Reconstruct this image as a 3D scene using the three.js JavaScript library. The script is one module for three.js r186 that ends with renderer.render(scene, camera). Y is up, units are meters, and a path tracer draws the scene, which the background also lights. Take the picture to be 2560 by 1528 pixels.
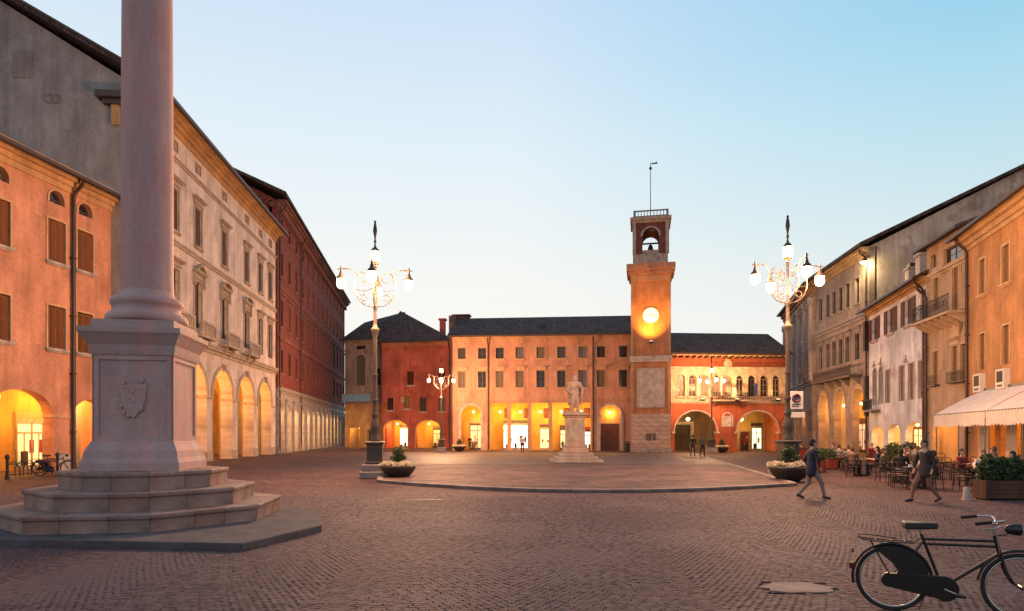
import * as THREE from 'three';
import { mergeGeometries, mergeVertices, toCreasedNormals } from 'three/addons/utils/BufferGeometryUtils.js';
import { MarchingCubes } from 'three/addons/objects/MarchingCubes.js';

// ---------- camera, sky, sun, exposure ----------
const scene = new THREE.Scene();
const renderer = new THREE.WebGLRenderer({ antialias: true });
renderer.toneMapping = THREE.LinearToneMapping;
renderer.toneMappingExposure = 1.0;
renderer.shadowMap.enabled = true;
const camera = new THREE.PerspectiveCamera(2 * Math.atan(764 / 1600) * 180 / Math.PI, 2560 / 1528, 0.1, 900);
camera.position.set(0, 1.9, 0);
camera.lookAt(0, 1.9, -10);
camera.setViewOffset(2560, 1528, 0, -322, 2560, 1528);       // shift lens: verticals stay upright
camera.updateProjectionMatrix();

{ // dusk sky: pale glow low in the west (beyond the clock tower), blue above, dimmer blue towards the east
  const W = 512, H = 256, d = new Float32Array(W * H * 4);
  const stops = [[-90, .14, .12, .11], [-3, .5, .44, .4], [0, 1.0, .95, .88], [7, .98, .955, .9], [13, .94, .945, .91], [24, .77, .88, .95], [34, .6, .76, .94], [48, .4, .54, .72], [65, .3, .4, .55], [90, .25, .33, .46]];
  for (let y = 0; y < H; y++) for (let x = 0; x < W; x++) {
    const e = ((y + .5) / H - .5) * 180;
    let k = 0; while (k < stops.length - 2 && e > stops[k + 1][0]) k++;
    const a = stops[k], b = stops[k + 1], t = Math.min(1, Math.max(0, (e - a[0]) / (b[0] - a[0])));
    const az = ((x + .5) / W - .5) * Math.PI * 2;             // u=.5 looks down -z... measured as angle from +x
    const dir = [Math.cos(az), Math.sin(az)];                 // x, z
    const west = .5 + .5 * (-dir[1] * .985 - dir[0] * .17);
    const east = 1 - west, g = 1 - east * .2, low = Math.max(0, 1 - Math.abs(e - 12) / 30) * east;      // rose band above the eastern horizon after sunset
    const blue = Math.min(1, Math.max(0, dir[0] / .6)) * Math.max(0, Math.min(1, (e - 4) / 25)) * Math.max(0, 1 - Math.max(0, e - 40) / 40);
    const i = (y * W + x) * 4;
    d[i] = (a[1] + (b[1] - a[1]) * t) * g * (1 - .5 * blue); d[i + 1] = (a[2] + (b[2] - a[2]) * t) * g * (1 - .17 * blue) * (1 - .16 * low);
    d[i + 2] = (a[3] + (b[3] - a[3]) * t) * g * (1 - .06 * blue) * (1 - .12 * low); d[i + 3] = 1;
  }
  const t = new THREE.DataTexture(d, W, H, THREE.RGBAFormat, THREE.FloatType);
  t.mapping = THREE.EquirectangularReflectionMapping; t.magFilter = t.minFilter = THREE.LinearFilter; t.needsUpdate = true;
  scene.background = t; scene.environment = t;
}
scene.backgroundIntensity = 1; scene.environmentIntensity = 1;

const sun = new THREE.DirectionalLight(new THREE.Color(1, .8, .62), 0.12);   // the sun has set: a last weak, wide glow
sun.position.set(-14, 16, -80); sun.target.position.set(0, 0, -30); sun.castShadow = true; sun.shadow.radius = 40;
Object.assign(sun.shadow.camera, { left: -90, right: 90, top: 90, bottom: -90, near: 1, far: 300 }); sun.shadow.mapSize.set(4096, 4096);
scene.add(sun, sun.target);

// ---------- helpers ----------
let seed = 12345;
const rnd = () => { seed |= 0; seed = seed + 0x6D2B79F5 | 0; let t = Math.imul(seed ^ seed >>> 15, 1 | seed); t = t + Math.imul(t ^ t >>> 7, 61 | t) ^ t; return ((t ^ t >>> 14) >>> 0) / 4294967296; };
const rr = (a, b) => a + (b - a) * rnd();
const V = (x, y, z) => new THREE.Vector3(x, y, z);
const C = (r, g, b) => new THREE.Color().setRGB(r, g, b);
const taken = {};
const numbered = n => { if (!(n in taken)) { taken[n] = 0; return n; } taken[n]++; return n + '_' + String(taken[n]).padStart(3, '0'); };
function bx(x0, y0, z0, x1, y1, z1) {               // box with uv in metres
  const p = [], n = [], u = [], ix = [];
  const f = (a, b, c, d, nn, w, h) => { const k = p.length / 3; p.push(...a, ...b, ...c, ...d); for (let i = 0; i < 4; i++) n.push(...nn); const ox = a[0] + a[2], oy = a[1]; u.push(ox, oy, ox + w, oy, ox + w, oy + h, ox, oy + h); ix.push(k, k + 1, k + 2, k, k + 2, k + 3); };
  const X = x1 - x0, Y = y1 - y0, Z = z1 - z0;
  f([x0, y0, z1], [x1, y0, z1], [x1, y1, z1], [x0, y1, z1], [0, 0, 1], X, Y);
  f([x1, y0, z0], [x0, y0, z0], [x0, y1, z0], [x1, y1, z0], [0, 0, -1], X, Y);
  f([x1, y0, z1], [x1, y0, z0], [x1, y1, z0], [x1, y1, z1], [1, 0, 0], Z, Y);
  f([x0, y0, z0], [x0, y0, z1], [x0, y1, z1], [x0, y1, z0], [-1, 0, 0], Z, Y);
  f([x0, y1, z1], [x1, y1, z1], [x1, y1, z0], [x0, y1, z0], [0, 1, 0], X, Z);
  f([x0, y0, z0], [x1, y0, z0], [x1, y0, z1], [x0, y0, z1], [0, -1, 0], X, Z);
  const g = new THREE.BufferGeometry();
  g.setAttribute('position', new THREE.Float32BufferAttribute(p, 3)); g.setAttribute('normal', new THREE.Float32BufferAttribute(n, 3)); g.setAttribute('uv', new THREE.Float32BufferAttribute(u, 2)); g.setIndex(ix);
  return g;
}
const cb = (w, h, d, x = 0, y = 0, z = 0) => bx(x - w / 2, y - h / 2, z - d / 2, x + w / 2, y + h / 2, z + d / 2);
function chamfer(w, h, d, c, x = 0, y = 0, z = 0) {  // box with chamfered edges, base at y
  const s = new THREE.Shape(); s.moveTo(-w / 2 + c, -d / 2 + c); s.lineTo(w / 2 - c, -d / 2 + c); s.lineTo(w / 2 - c, d / 2 - c); s.lineTo(-w / 2 + c, d / 2 - c); s.closePath();
  const g = new THREE.ExtrudeGeometry(s, { depth: h - 2 * c, bevelEnabled: true, bevelThickness: c, bevelSize: c, bevelSegments: 1 });
  g.rotateX(-Math.PI / 2); g.translate(x, y + c, z); return g;
}
function merge(list) {
  list = list.flat(9).map(g => { g = g.index ? g.toNonIndexed() : g; for (const k of Object.keys(g.attributes)) if (!['position', 'normal', 'uv', 'color'].includes(k)) g.deleteAttribute(k); if (!g.attributes.uv) g.setAttribute('uv', new THREE.Float32BufferAttribute(new Float32Array(g.attributes.position.count * 2), 2)); return g; });
  return list.length === 1 ? list[0] : mergeGeometries(list, false);
}
function part(name, geos, mat, parent, pos, rotY) {
  const m = new THREE.Mesh(Array.isArray(geos) ? merge(geos) : geos, mat); m.name = name; m.castShadow = m.receiveShadow = true;
  if (pos) m.position.set(...pos); if (rotY) m.rotation.y = rotY; parent.add(m); return m;
}
function thing(name, label, category, pos = [0, 0, 0], rotY = 0, group) {
  const g = new THREE.Group(); g.name = numbered(name); g.position.set(...pos); g.rotation.y = rotY; g.userData = { label, category }; if (group) g.userData.group = group; scene.add(g); return g;
}
function solo(name, label, category, geos, mat, pos, rotY, group) {
  const m = part(numbered(name), geos, mat, scene, pos, rotY); m.userData = { label, category }; if (group) m.userData.group = group; return m;
}
function dup(src, label, pos, rotY, group, scale) {
  const c = src.clone(); c.name = numbered(src.name.replace(/_\d\d\d$/, '')); c.userData = { ...src.userData, label }; if (group) c.userData.group = group;
  c.position.set(...pos); if (rotY !== undefined) c.rotation.y = rotY; if (scale) c.scale.setScalar(scale); scene.add(c); return c;
}
function struct(name, geos, mat, pos) { const m = part(name, geos, mat, scene, pos); m.userData = { kind: 'structure' }; return m; }
const tube = (pts, r, seg = 24, rs = 8, closed = false) => new THREE.TubeGeometry(new THREE.CatmullRomCurve3(pts.map(p => p.isVector3 ? p : V(...p)), closed, 'centripetal'), seg, r, rs, closed);
function rod(a, b, r0, r1 = r0, rs = 10) { const A = V(...a), B = V(...b), L = A.distanceTo(B); const g = new THREE.CylinderGeometry(r1, r0, L, rs); g.translate(0, L / 2, 0); g.applyQuaternion(new THREE.Quaternion().setFromUnitVectors(V(0, 1, 0), B.clone().sub(A).normalize())); g.translate(A.x, A.y, A.z); return g; }
const lathe = (pts, n = 24) => new THREE.LatheGeometry(pts.map(p => new THREE.Vector2(p[0], p[1])), n);
function prism(profile, x0, x1) {                    // closed (z,y) profile, counter-clockwise seen from +x, run along x; uv in metres
  const p = [], u = []; let run = 0; const n = profile.length;
  for (let i = 0; i < n; i++) { const a = profile[i], b = profile[(i + 1) % n], l = Math.hypot(b[0] - a[0], b[1] - a[1]);
    const q = [[x0, a[1], a[0], x0, run], [x1, a[1], a[0], x1, run], [x1, b[1], b[0], x1, run + l], [x0, b[1], b[0], x0, run + l]];
    for (const k of [0, 2, 1, 0, 3, 2]) { p.push(q[k][0], q[k][1], q[k][2]); u.push(q[k][3], q[k][4]); } run += l; }
  const tri = THREE.ShapeUtils.triangulateShape(profile.map(a => new THREE.Vector2(a[0], a[1])), []);
  for (const t of tri) { for (const k of [0, 1, 2]) { const a = profile[t[k]]; p.push(x1, a[1], a[0]); u.push(a[0], a[1]); } for (const k of [0, 2, 1]) { const a = profile[t[k]]; p.push(x0, a[1], a[0]); u.push(a[0], a[1]); } }
  const g = new THREE.BufferGeometry(); g.setAttribute('position', new THREE.Float32BufferAttribute(p, 3)); g.setAttribute('uv', new THREE.Float32BufferAttribute(u, 2)); g.computeVertexNormals(); return g;
}
function polyFaces(faces, thick = 0) {               // list of planar polygons [[x,y,z]...]; metric uv along the slope
  const p = [], u = [];
  for (const f of faces) { const a = V(...f[0]), b = V(...f[1]), c = V(...f[2]); const ex = b.clone().sub(a).normalize(), n = ex.clone().cross(c.clone().sub(a)).normalize(), ey = n.clone().cross(ex);
    for (let i = 1; i < f.length - 1; i++) for (const q of [f[0], f[i], f[i + 1]]) { p.push(...q); const v = V(...q).sub(a); u.push(v.dot(ex), v.dot(ey)); } }
  const g = new THREE.BufferGeometry(); g.setAttribute('position', new THREE.Float32BufferAttribute(p, 3)); g.setAttribute('uv', new THREE.Float32BufferAttribute(u, 2)); g.computeVertexNormals(); return g;
}

// ---------- textures ----------
const hash = (x, y, s) => { let h = Math.imul(x, 374761393) + Math.imul(y, 668265263) + Math.imul(s, 144269) | 0; h = Math.imul(h ^ h >>> 13, 1274126177); return ((h ^ h >>> 16) >>> 0) / 4294967296; };
function vnoise(x, y, per, s) { const xi = Math.floor(x), yi = Math.floor(y), fx = x - xi, fy = y - yi, m = q => ((q % per) + per) % per; const sx = fx * fx * (3 - 2 * fx), sy = fy * fy * (3 - 2 * fy);
  const a = hash(m(xi), m(yi), s), b = hash(m(xi + 1), m(yi), s), c = hash(m(xi), m(yi + 1), s), d = hash(m(xi + 1), m(yi + 1), s); return a + (b - a) * sx + (c - a) * sy + (a - b - c + d) * sx * sy; }
function fbm(x, y, per, oct, s) { let v = 0, a = .5, t = 0; for (let i = 0; i < oct; i++) { v += a * vnoise(x, y, per, s + i * 17); t += a; x *= 2; y *= 2; per *= 2; a *= .55; } return v / t; }
function dataTex(n, fn, metres, srgb = true) {
  const d = new Uint8Array(n * n * 4);
  for (let y = 0; y < n; y++) for (let x = 0; x < n; x++) { const c = fn(x / n, y / n), i = (y * n + x) * 4; for (let k = 0; k < 3; k++) d[i + k] = Math.max(0, Math.min(255, (Array.isArray(c) ? c[k] : c) * 255)); d[i + 3] = 255; }
  const t = new THREE.DataTexture(d, n, n); t.wrapS = t.wrapT = THREE.RepeatWrapping; t.magFilter = THREE.LinearFilter; t.minFilter = THREE.LinearMipmapLinearFilter; t.generateMipmaps = true; if (srgb) t.colorSpace = THREE.SRGBColorSpace; t.repeat.set(1 / metres, 1 / metres); t.needsUpdate = true; return t;
}
const plasterTex = dataTex(512, (x, y) => { const a = fbm(x * 5, y * 5, 5, 5, 1), s = fbm(x * 26, y * 3, 26, 3, 9), f = fbm(x * 60, y * 60, 60, 2, 5); let v = .74 + .3 * (a - .5) + .16 * (s - .5) + .1 * (f - .5) + .1; return [v * 1.01, v, v * .985]; }, 6.3);
const plasterBump = dataTex(512, (x, y) => fbm(x * 24, y * 24, 24, 4, 3), 2.1, false);
const wornTex = dataTex(512, (x, y) => { const a = fbm(x * 4, y * 4, 4, 5, 21), b = fbm(x * 9, y * 9, 9, 5, 33), s = fbm(x * 30, y * 2, 30, 3, 41); let v = .84 + .35 * (a - .5) + .2 * (s - .5); const patch = Math.min(1, Math.max(0, (b - .58) * 9)); v *= 1 - .1 * patch; return [v, v * (1 - .04 * patch), v * (1 - .05 * patch)]; }, 7.7);
const stoneTex = dataTex(512, (x, y) => { const a = fbm(x * 6, y * 6, 6, 5, 51), v1 = fbm(x * 3 + .7 * a, y * 3, 3, 4, 61), s = fbm(x * 28, y * 28, 28, 3, 55); let v = .82 + .3 * (a - .5) + .16 * (s - .5); const pink = Math.max(0, (v1 - .45)) * .55, dirt = Math.min(1, Math.max(0, (fbm(x * 11, y * 5, 11, 4, 71) - .56) * 5)); v *= 1 - .13 * dirt; return [v * (1 + .1 * pink), v * (1 - .22 * pink), v * (1 - .26 * pink)]; }, 2.6);
const columnTex = dataTex(512, (x, y) => { const a = fbm(x * 4, y * 4, 4, 4, 251), st = fbm(x * 22, y * 2, 22, 3, 261), f = fbm(x * 50, y * 50, 50, 2, 271), v1 = fbm(x * 7 + a, y * 1.999, 7, 3, 281); const v = .87 + .1 * (a - .5) + .1 * (st - .5) + .07 * (f - .5), pk = .1 * (v1 - .5); return [v * (1 + pk), v * (1 - pk), v * (1 - pk)]; }, 3.1);
const stoneBump = dataTex(512, (x, y) => .5 + .5 * (fbm(x * 30, y * 30, 30, 4, 77) - .5) + .5 * (fbm(x * 6, y * 6, 6, 3, 78) - .5), 1.3, false);
const brickTex = dataTex(512, (x, y) => { const rows = 32, r = Math.floor(y * rows), bxn = 8, q = x * bxn + (r % 2) * .5, c = Math.floor(q), fx = q - c, fy = y * rows - r; const m = (fx < .05 || fy < .14) ? 1 : 0; const h = hash(c % bxn, r, 3), a = fbm(x * 4, y * 4, 4, 4, 90); let v = .62 + .28 * h + .3 * (a - .5); return m ? [.82, .76, .7] : [v * 1.05, v * .95, v * .9]; }, 2.2);
const tileTex = dataTex(512, (x, y) => { const n = 20, c = Math.floor(x * n), fx = x * n - c, rows = 12, r = Math.floor(y * rows), h = hash(c, r, 5), a = fbm(x * 5, y * 5, 5, 4, 14); let v = .55 + .38 * h + .35 * (a - .5); return [v * 1.03, v * .96, v * .93]; }, 4);
const tileBump = dataTex(512, (x, y) => { const n = 20, fx = x * n % 1, fy = y * 12 % 1; return Math.abs(Math.sin(fx * Math.PI)) * .8 + .2 * (1 - fy); }, 4, false);
const woodTex = dataTex(256, (x, y) => { const g = fbm(x * 30, y * 2, 30, 4, 111), k = fbm(x * 4, y * 4, 4, 3, 112); const v = .66 + .5 * (g - .5) + .3 * (k - .5) + .1; return [v, v * .97, v * .93]; }, 1.2);
const clothTex = dataTex(256, (x, y) => { const v = .9 + .12 * (fbm(x * 5, y * 5, 5, 4, 131) - .5) + .06 * (hash(Math.floor(x * 128), Math.floor(y * 128), 2) - .5); return [v, v, v]; }, 1.6);
const pavTex = dataTex(1024, (x, y) => { const a = fbm(x * 6, y * 6, 6, 5, 141), s = fbm(x * 90, y * 90, 90, 3, 142), st = Math.min(1, Math.max(0, (fbm(x * 13, y * 13, 13, 4, 143) - .57) * 8)); const n = 12, r = Math.floor(y * n * 2), q = Math.floor(x * n + (r % 2) * .5), tone = hash(((q % n) + n) % n, r, 7); const v = (.72 + .3 * (a - .5) + .22 * (s - .5) + .2 * (tone - .5)) * (1 - .25 * st); const fx = (x * n + (r % 2) * .5) % 1, fy = (y * n * 2) % 1, w = (fx < .012 || fy < .022) ? v * .72 : v; return [w * 1.02, w * .97, w * .95]; }, 9.6);
const cobFar = dataTex(1024, (x, y) => { const a = fbm(x * 5, y * 5, 5, 4, 151); const n = 80, r = Math.floor(y * n + 1.5 * Math.sin(x * Math.PI * 14)), rm = ((r % n) + n) % n, q = Math.floor(x * n + hash(rm, 3, 4)), h = hash(((q % n) + n) % n, rm, 8), fx = (x * n + hash(rm, 3, 4)) % 1, fy = ((y * n + 1.5 * Math.sin(x * Math.PI * 14)) % 1 + 1) % 1; const j = fx < .12 || fy < .12; const v = j ? .42 : (.55 + .42 * h + .4 * (a - .5)); return [v * 1.02, v * .95, v * .94]; }, 8.4);
const cobFarBump = dataTex(1024, (x, y) => { const n = 80, r = Math.floor(y * n + 1.5 * Math.sin(x * Math.PI * 14)), rm = ((r % n) + n) % n, fx = (x * n + hash(rm, 3, 4)) % 1, fy = ((y * n + 1.5 * Math.sin(x * Math.PI * 14)) % 1 + 1) % 1; return Math.pow(Math.sin(fx * Math.PI) * Math.sin(fy * Math.PI), .4); }, 8.4, false);

const S = (rgb, o = {}) => new THREE.MeshStandardMaterial({ color: C(...rgb), roughness: .85, ...o });
const plaster = (rgb, o = {}) => S(rgb, { map: plasterTex, bumpMap: plasterBump, bumpScale: .006, roughness: .92, ...o });
const worn = (rgb, o = {}) => S(rgb, { map: wornTex, bumpMap: plasterBump, bumpScale: .01, roughness: .92, ...o });
const stone = (rgb, o = {}) => S(rgb, { map: stoneTex, bumpMap: stoneBump, bumpScale: .008, roughness: .75, ...o });
const MAT = {
  glass: new THREE.MeshPhysicalMaterial({ color: C(.018, .018, .022), roughness: .07, metalness: 0, ior: 1.5, specularIntensity: 1 }),
  glassCurtain: new THREE.MeshPhysicalMaterial({ color: C(.16, .14, .12), map: clothTex, roughness: .12, ior: 1.5 }), glassDim: new THREE.MeshPhysicalMaterial({ color: C(.045, .038, .035), roughness: .1, ior: 1.5 }),
  frame: S([.12, .08, .055], { roughness: .6, map: woodTex }), paleFrame: S([.55, .5, .44], { roughness: .6, map: woodTex }),
  shutter: S([.30, .115, .04], { map: woodTex, roughness: .7 }), shutterBrown: S([.085, .042, .03], { map: woodTex, roughness: .7 }), shutterRed: S([.15, .025, .02], { map: woodTex, roughness: .6 }), shutterGrey: S([.26, .2, .16], { map: woodTex, roughness: .7 }), shutterDark: S([.05, .035, .03], { map: woodTex, roughness: .6 }), shutterTan: S([.42, .26, .14], { map: woodTex, roughness: .7 }),
  stoneWhite: stone([.56, .5, .45]), stoneGrey: stone([.4, .36, .33]), monument: stone([.57, .37, .35], { map: columnTex }), stepStone: stone([.4, .3, .26]), slabStone: stone([.12, .11, .12], { roughness: .9 }),
  roof: S([.1, .072, .07], { map: tileTex, bumpMap: tileBump, bumpScale: .05, roughness: .9 }), gutter: S([.07, .045, .04], { roughness: .5, metalness: .4 }),
  iron: S([.025, .024, .024], { roughness: .5, metalness: .5 }), ironPaint: S([.13, .12, .115], { roughness: .45, metalness: .3 }), darkWood: S([.06, .035, .025], { map: woodTex, roughness: .7 }),
  gate: S([.14, .03, .02], { map: woodTex, roughness: .6 }),
};
const glow = (rgb, k) => { const m = S([.8, .75, .65], { roughness: .5 }); m.emissive = C(...rgb); m.emissiveIntensity = k; return m; };
const WARM = C(1, .43, .085), SODIUM = C(1, .5, .235), SHOP = C(1, .78, .42);
function bulb(parent, pos, color, candela, radius = .12) { const l = new THREE.PointLight(color, candela, 0, 2); l.position.set(...pos); l.castShadow = true; l.shadow.radius = radius / .02; l.shadow.camera.near = .05; parent.add(l); return l; }
const fasciaMats = [[.2, .03, .02], [.05, .06, .05], [.3, .22, .12], [.06, .04, .035]].map(c => S(c, { roughness: .5 })), goodsMats = [[.25, .04, .03], [.05, .05, .07], [.4, .34, .26], [.08, .1, .05], [.3, .16, .06], [.03, .025, .025]].map(c => S(c, { roughness: .8 }));
// ---------- facade builder: u along the front (left to right seen from the square), v up, w outwards ----------
function openingPath(pathObj, o, grow = 0) {          // traces an opening clockwise from its lower left corner
  const l = o.u - o.w / 2 - grow, r = o.u + o.w / 2 + grow, b = o.v - (o.growBase ? grow : 0), s = o.v + o.h;
  pathObj.lineTo ? 0 : 0;
  const P = [];
  P.push([l, b]); P.push([l, s]);
  const rise = o.rise === undefined ? 0 : o.rise + grow, n = o.seg || 14;
  if (o.point) { for (let i = 1; i < n; i++) { const t = i / n, k = t < .5 ? t * 2 : (1 - t) * 2; const x = (1 - Math.cos(k * Math.PI / 2 * .9)) / (1 - Math.cos(Math.PI / 2 * .9)); P.push([t < .5 ? l + (o.u - l) * x : r - (r - o.u) * x, s + rise * Math.sin(k * Math.PI / 2)]); } }
  else if (rise > 0) for (let i = 1; i < n; i++) { const a = Math.PI * (1 - i / n); P.push([o.u + Math.cos(a) * (r - l) / 2, s + rise * Math.sin(a)]); }
  else if (grow) { P[1][1] += grow; }
  P.push([r, rise > 0 ? s : s + (o.rise ? 0 : grow)]); P.push([r, b]);
  return P;
}
function wallGeo(u0, u1, v0, v1, thick, openings, w = 0) {   // wall with its openings cut out, front face at w
  const s = new THREE.Shape(); s.moveTo(u0, v0);
  const ground = openings.filter(o => o.v <= v0 + .001).sort((a, b) => a.u - b.u);
  for (const o of ground) for (const p of openingPath(s, o)) s.lineTo(p[0], Math.max(v0, p[1]));
  s.lineTo(u1, v0); s.lineTo(u1, v1); s.lineTo(u0, v1); s.closePath();
  for (const o of openings) if (o.v > v0 + .001) { const h = new THREE.Path(); openingPath(h, o).forEach((p, i) => i ? h.lineTo(...p) : h.moveTo(...p)); h.closePath(); s.holes.push(h); }
  const g = new THREE.ExtrudeGeometry(s, { depth: thick, bevelEnabled: false }); g.translate(0, 0, w - thick); return g;
}
function ringGeo(o, band, proud, back = .02, w = 0) { // raised surround of an opening
  const s = new THREE.Shape(), out = openingPath(s, o, band), inn = openingPath(s, o, 0);
  const pts = [...out, ...inn.reverse()]; pts.forEach((p, i) => i ? s.lineTo(...p) : s.moveTo(...p)); s.closePath();
  const g = new THREE.ExtrudeGeometry(s, { depth: proud + back, bevelEnabled: false }); g.translate(0, 0, w - back); return g;
}
const winCache = {};
function windowProto(w, h, st) {
  const key = JSON.stringify([w, h, st.rise, st.kind, st.shutter, st.sill, st.head, st.band, st.bars, st.mats, st.curtain]);
  if (winCache[key]) return winCache[key];
  const o = { u: 0, v: 0, w, h, rise: st.rise, growBase: false }, z = -.2, t = .07, M = st.mats || {}, fm = MAT[M.frame || 'frame'];
  const fr = [bx(-w / 2, 0, z - .05, w / 2, t, z), bx(-t / 2, t, z - .05, t / 2, h - .005, z)];
  if (st.rise) { const inner = { u: 0, v: 0.001, w: w - 2 * t, h, rise: Math.max(.05, st.rise - t) }; const s = new THREE.Shape(), a = openingPath(s, { ...o }), b = openingPath(s, inner); [...a, ...b.reverse()].forEach((p, i) => i ? s.lineTo(...p) : s.moveTo(...p)); s.closePath(); const g = new THREE.ExtrudeGeometry(s, { depth: .05, bevelEnabled: false }); g.translate(0, 0, z - .05); fr.push(g, bx(-w / 2 + t, h - .03, z - .05, w / 2 - t, h + .03, z - .004)); }
  else fr.push(bx(-w / 2, t, z - .05, -w / 2 + t, h, z), bx(w / 2 - t, t, z - .05, w / 2, h, z), bx(-w / 2 + t, h - t, z - .05, w / 2 - t, h, z - .002));
  if (st.bars) for (let i = 1; i < st.bars; i++) fr.push(bx(-w / 2 + t, h * i / st.bars - .018, z - .04, w / 2 - t, h * i / st.bars + .018, z - .004));
  const m = new THREE.Mesh(merge(fr), fm); m.name = 'window'; m.castShadow = m.receiveShadow = true;
  const pm = st.curtain === 1 ? MAT.glassCurtain : st.curtain === 2 ? MAT.glassDim : MAT.glass;
  for (const s of [-1, 1]) { const a = s < 0 ? -w / 2 + t : t / 2, b = s < 0 ? -t / 2 : w / 2 - t; part('pane', bx(a, t, z - .035, b, h - (st.rise ? 0 : t), z - .025), pm, m); }
  if (st.rise) { const inner = { u: 0, v: h - .01, w: w - 2 * t, h: .01, rise: Math.max(.05, st.rise - t) }; const s = new THREE.Shape(); openingPath(s, inner).forEach((p, i) => i ? s.lineTo(...p) : s.moveTo(...p)); s.closePath(); const g = new THREE.ExtrudeGeometry(s, { depth: .01, bevelEnabled: false }); g.translate(0, 0, z - .036); part('fanlight', g, pm, m); }
  if (st.sill) part('sill', [bx(-w / 2 - .18, -.12, -.12, w / 2 + .18, 0, .14), bx(-w / 2 - .1, -.2, -.02, w / 2 + .1, -.12, .08)], MAT[M.sill || 'stoneWhite'], m);
  if (st.band) part('surround', ringGeo({ ...o, v: 0 }, st.band, .05), MAT[M.band || 'stoneWhite'], m);
  const top = h + (st.rise || 0) + (st.band || 0);
  const hm = MAT[M.head || M.band || 'stoneWhite'], hw = w / 2 + (st.band || 0) + .16;
  if (st.head === 'cornice') part('cornice', [bx(-hw + .1, top + .02, -.02, hw - .1, top + .3, .1), bx(-hw, top + .3, -.02, hw, top + .38, .24), bx(-hw - .06, top + .38, -.02, hw + .06, top + .46, .32)], hm, m);
  if (st.head === 'tri' || st.head === 'seg') {
    const base = top + .44, s = new THREE.Shape(), rise = st.head === 'tri' ? .62 : .5; s.moveTo(-hw - .08, base); s.lineTo(hw + .08, base);
    if (st.head === 'tri') s.lineTo(0, base + rise); else for (let i = 1; i < 12; i++) { const a = Math.PI * i / 12; s.lineTo(Math.cos(a) * (hw + .08), base + rise * Math.sin(a)); } s.closePath();
    const inn = new THREE.Path(), k = .72; if (st.head === 'tri') { inn.moveTo(-hw * k, base + .1); inn.lineTo(hw * k, base + .1); inn.lineTo(0, base + rise * .8); } else { inn.moveTo(-hw * .85, base + .08); inn.lineTo(hw * .85, base + .08); for (let i = 1; i < 12; i++) { const a = Math.PI * i / 12; inn.lineTo(Math.cos(a) * hw * .85, base + .08 + rise * .68 * Math.sin(a)); } } inn.closePath(); s.holes.push(inn);
    const g = new THREE.ExtrudeGeometry(s, { depth: .34, bevelEnabled: false }); g.translate(0, 0, -.02);
    part('pediment', [g, bx(-hw * .9, base, -.02, hw * .9, base + rise * .55, .06), bx(-hw + .06, top + .02, -.02, hw - .06, top + .34, .1), bx(-hw, top + .34, -.02, hw, top + .438, .28), bx(-hw + .04, top - .5, -.02, -hw + .2, top + .34, .2), bx(hw - .2, top - .5, -.02, hw - .04, top + .34, .2)], hm, m);
  }
  if (st.shutter === 'closed') for (const s of [-1, 1]) { const a = s < 0 ? -w / 2 + .015 : .012, b = s < 0 ? -.012 : w / 2 - .015, g = [bx(a, .03, -.13, a + .07, h - .03, -.09), bx(b - .07, .03, -.13, b, h - .03, -.09), bx(a + .07, .03, -.13, b - .07, .13, -.091), bx(a + .07, h - .13, -.13, b - .07, h - .03, -.091), bx(a + .07, h * .5 - .05, -.13, b - .07, h * .5 + .05, -.091)]; for (let y = .15; y < h - .16; y += .085) { const sl = bx(a + .07, 0, -.006, b - .07, .085, .006); sl.rotateX(.5); sl.translate(0, y, -.11); g.push(sl); } part('shutter', g, MAT[M.shutter || 'shutter'], m); }
  if (st.shutter === 'open') for (const s of [-1, 1]) { const ww = w / 2, a = s < 0 ? -w / 2 - ww - .05 : w / 2 + .05, b = a + ww, g = [bx(a, .02, .03, a + .07, h - .02, .07), bx(b - .07, .02, .03, b, h - .02, .07), bx(a + .07, .02, .03, b - .07, .12, .069), bx(a + .07, h - .12, .03, b - .07, h - .02, .069), bx(a + .07, h / 2 - .04, .03, b - .07, h / 2 + .04, .069)]; for (let y = .14; y < h - .15; y += .085) { const sl = bx(a + .07, 0, -.006, b - .07, .085, .006); sl.rotateX(.5); sl.translate(0, y, .05); g.push(sl); } part('shutter', g, MAT[M.shutter || 'shutterRed'], m); }
  return winCache[key] = m;
}
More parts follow.
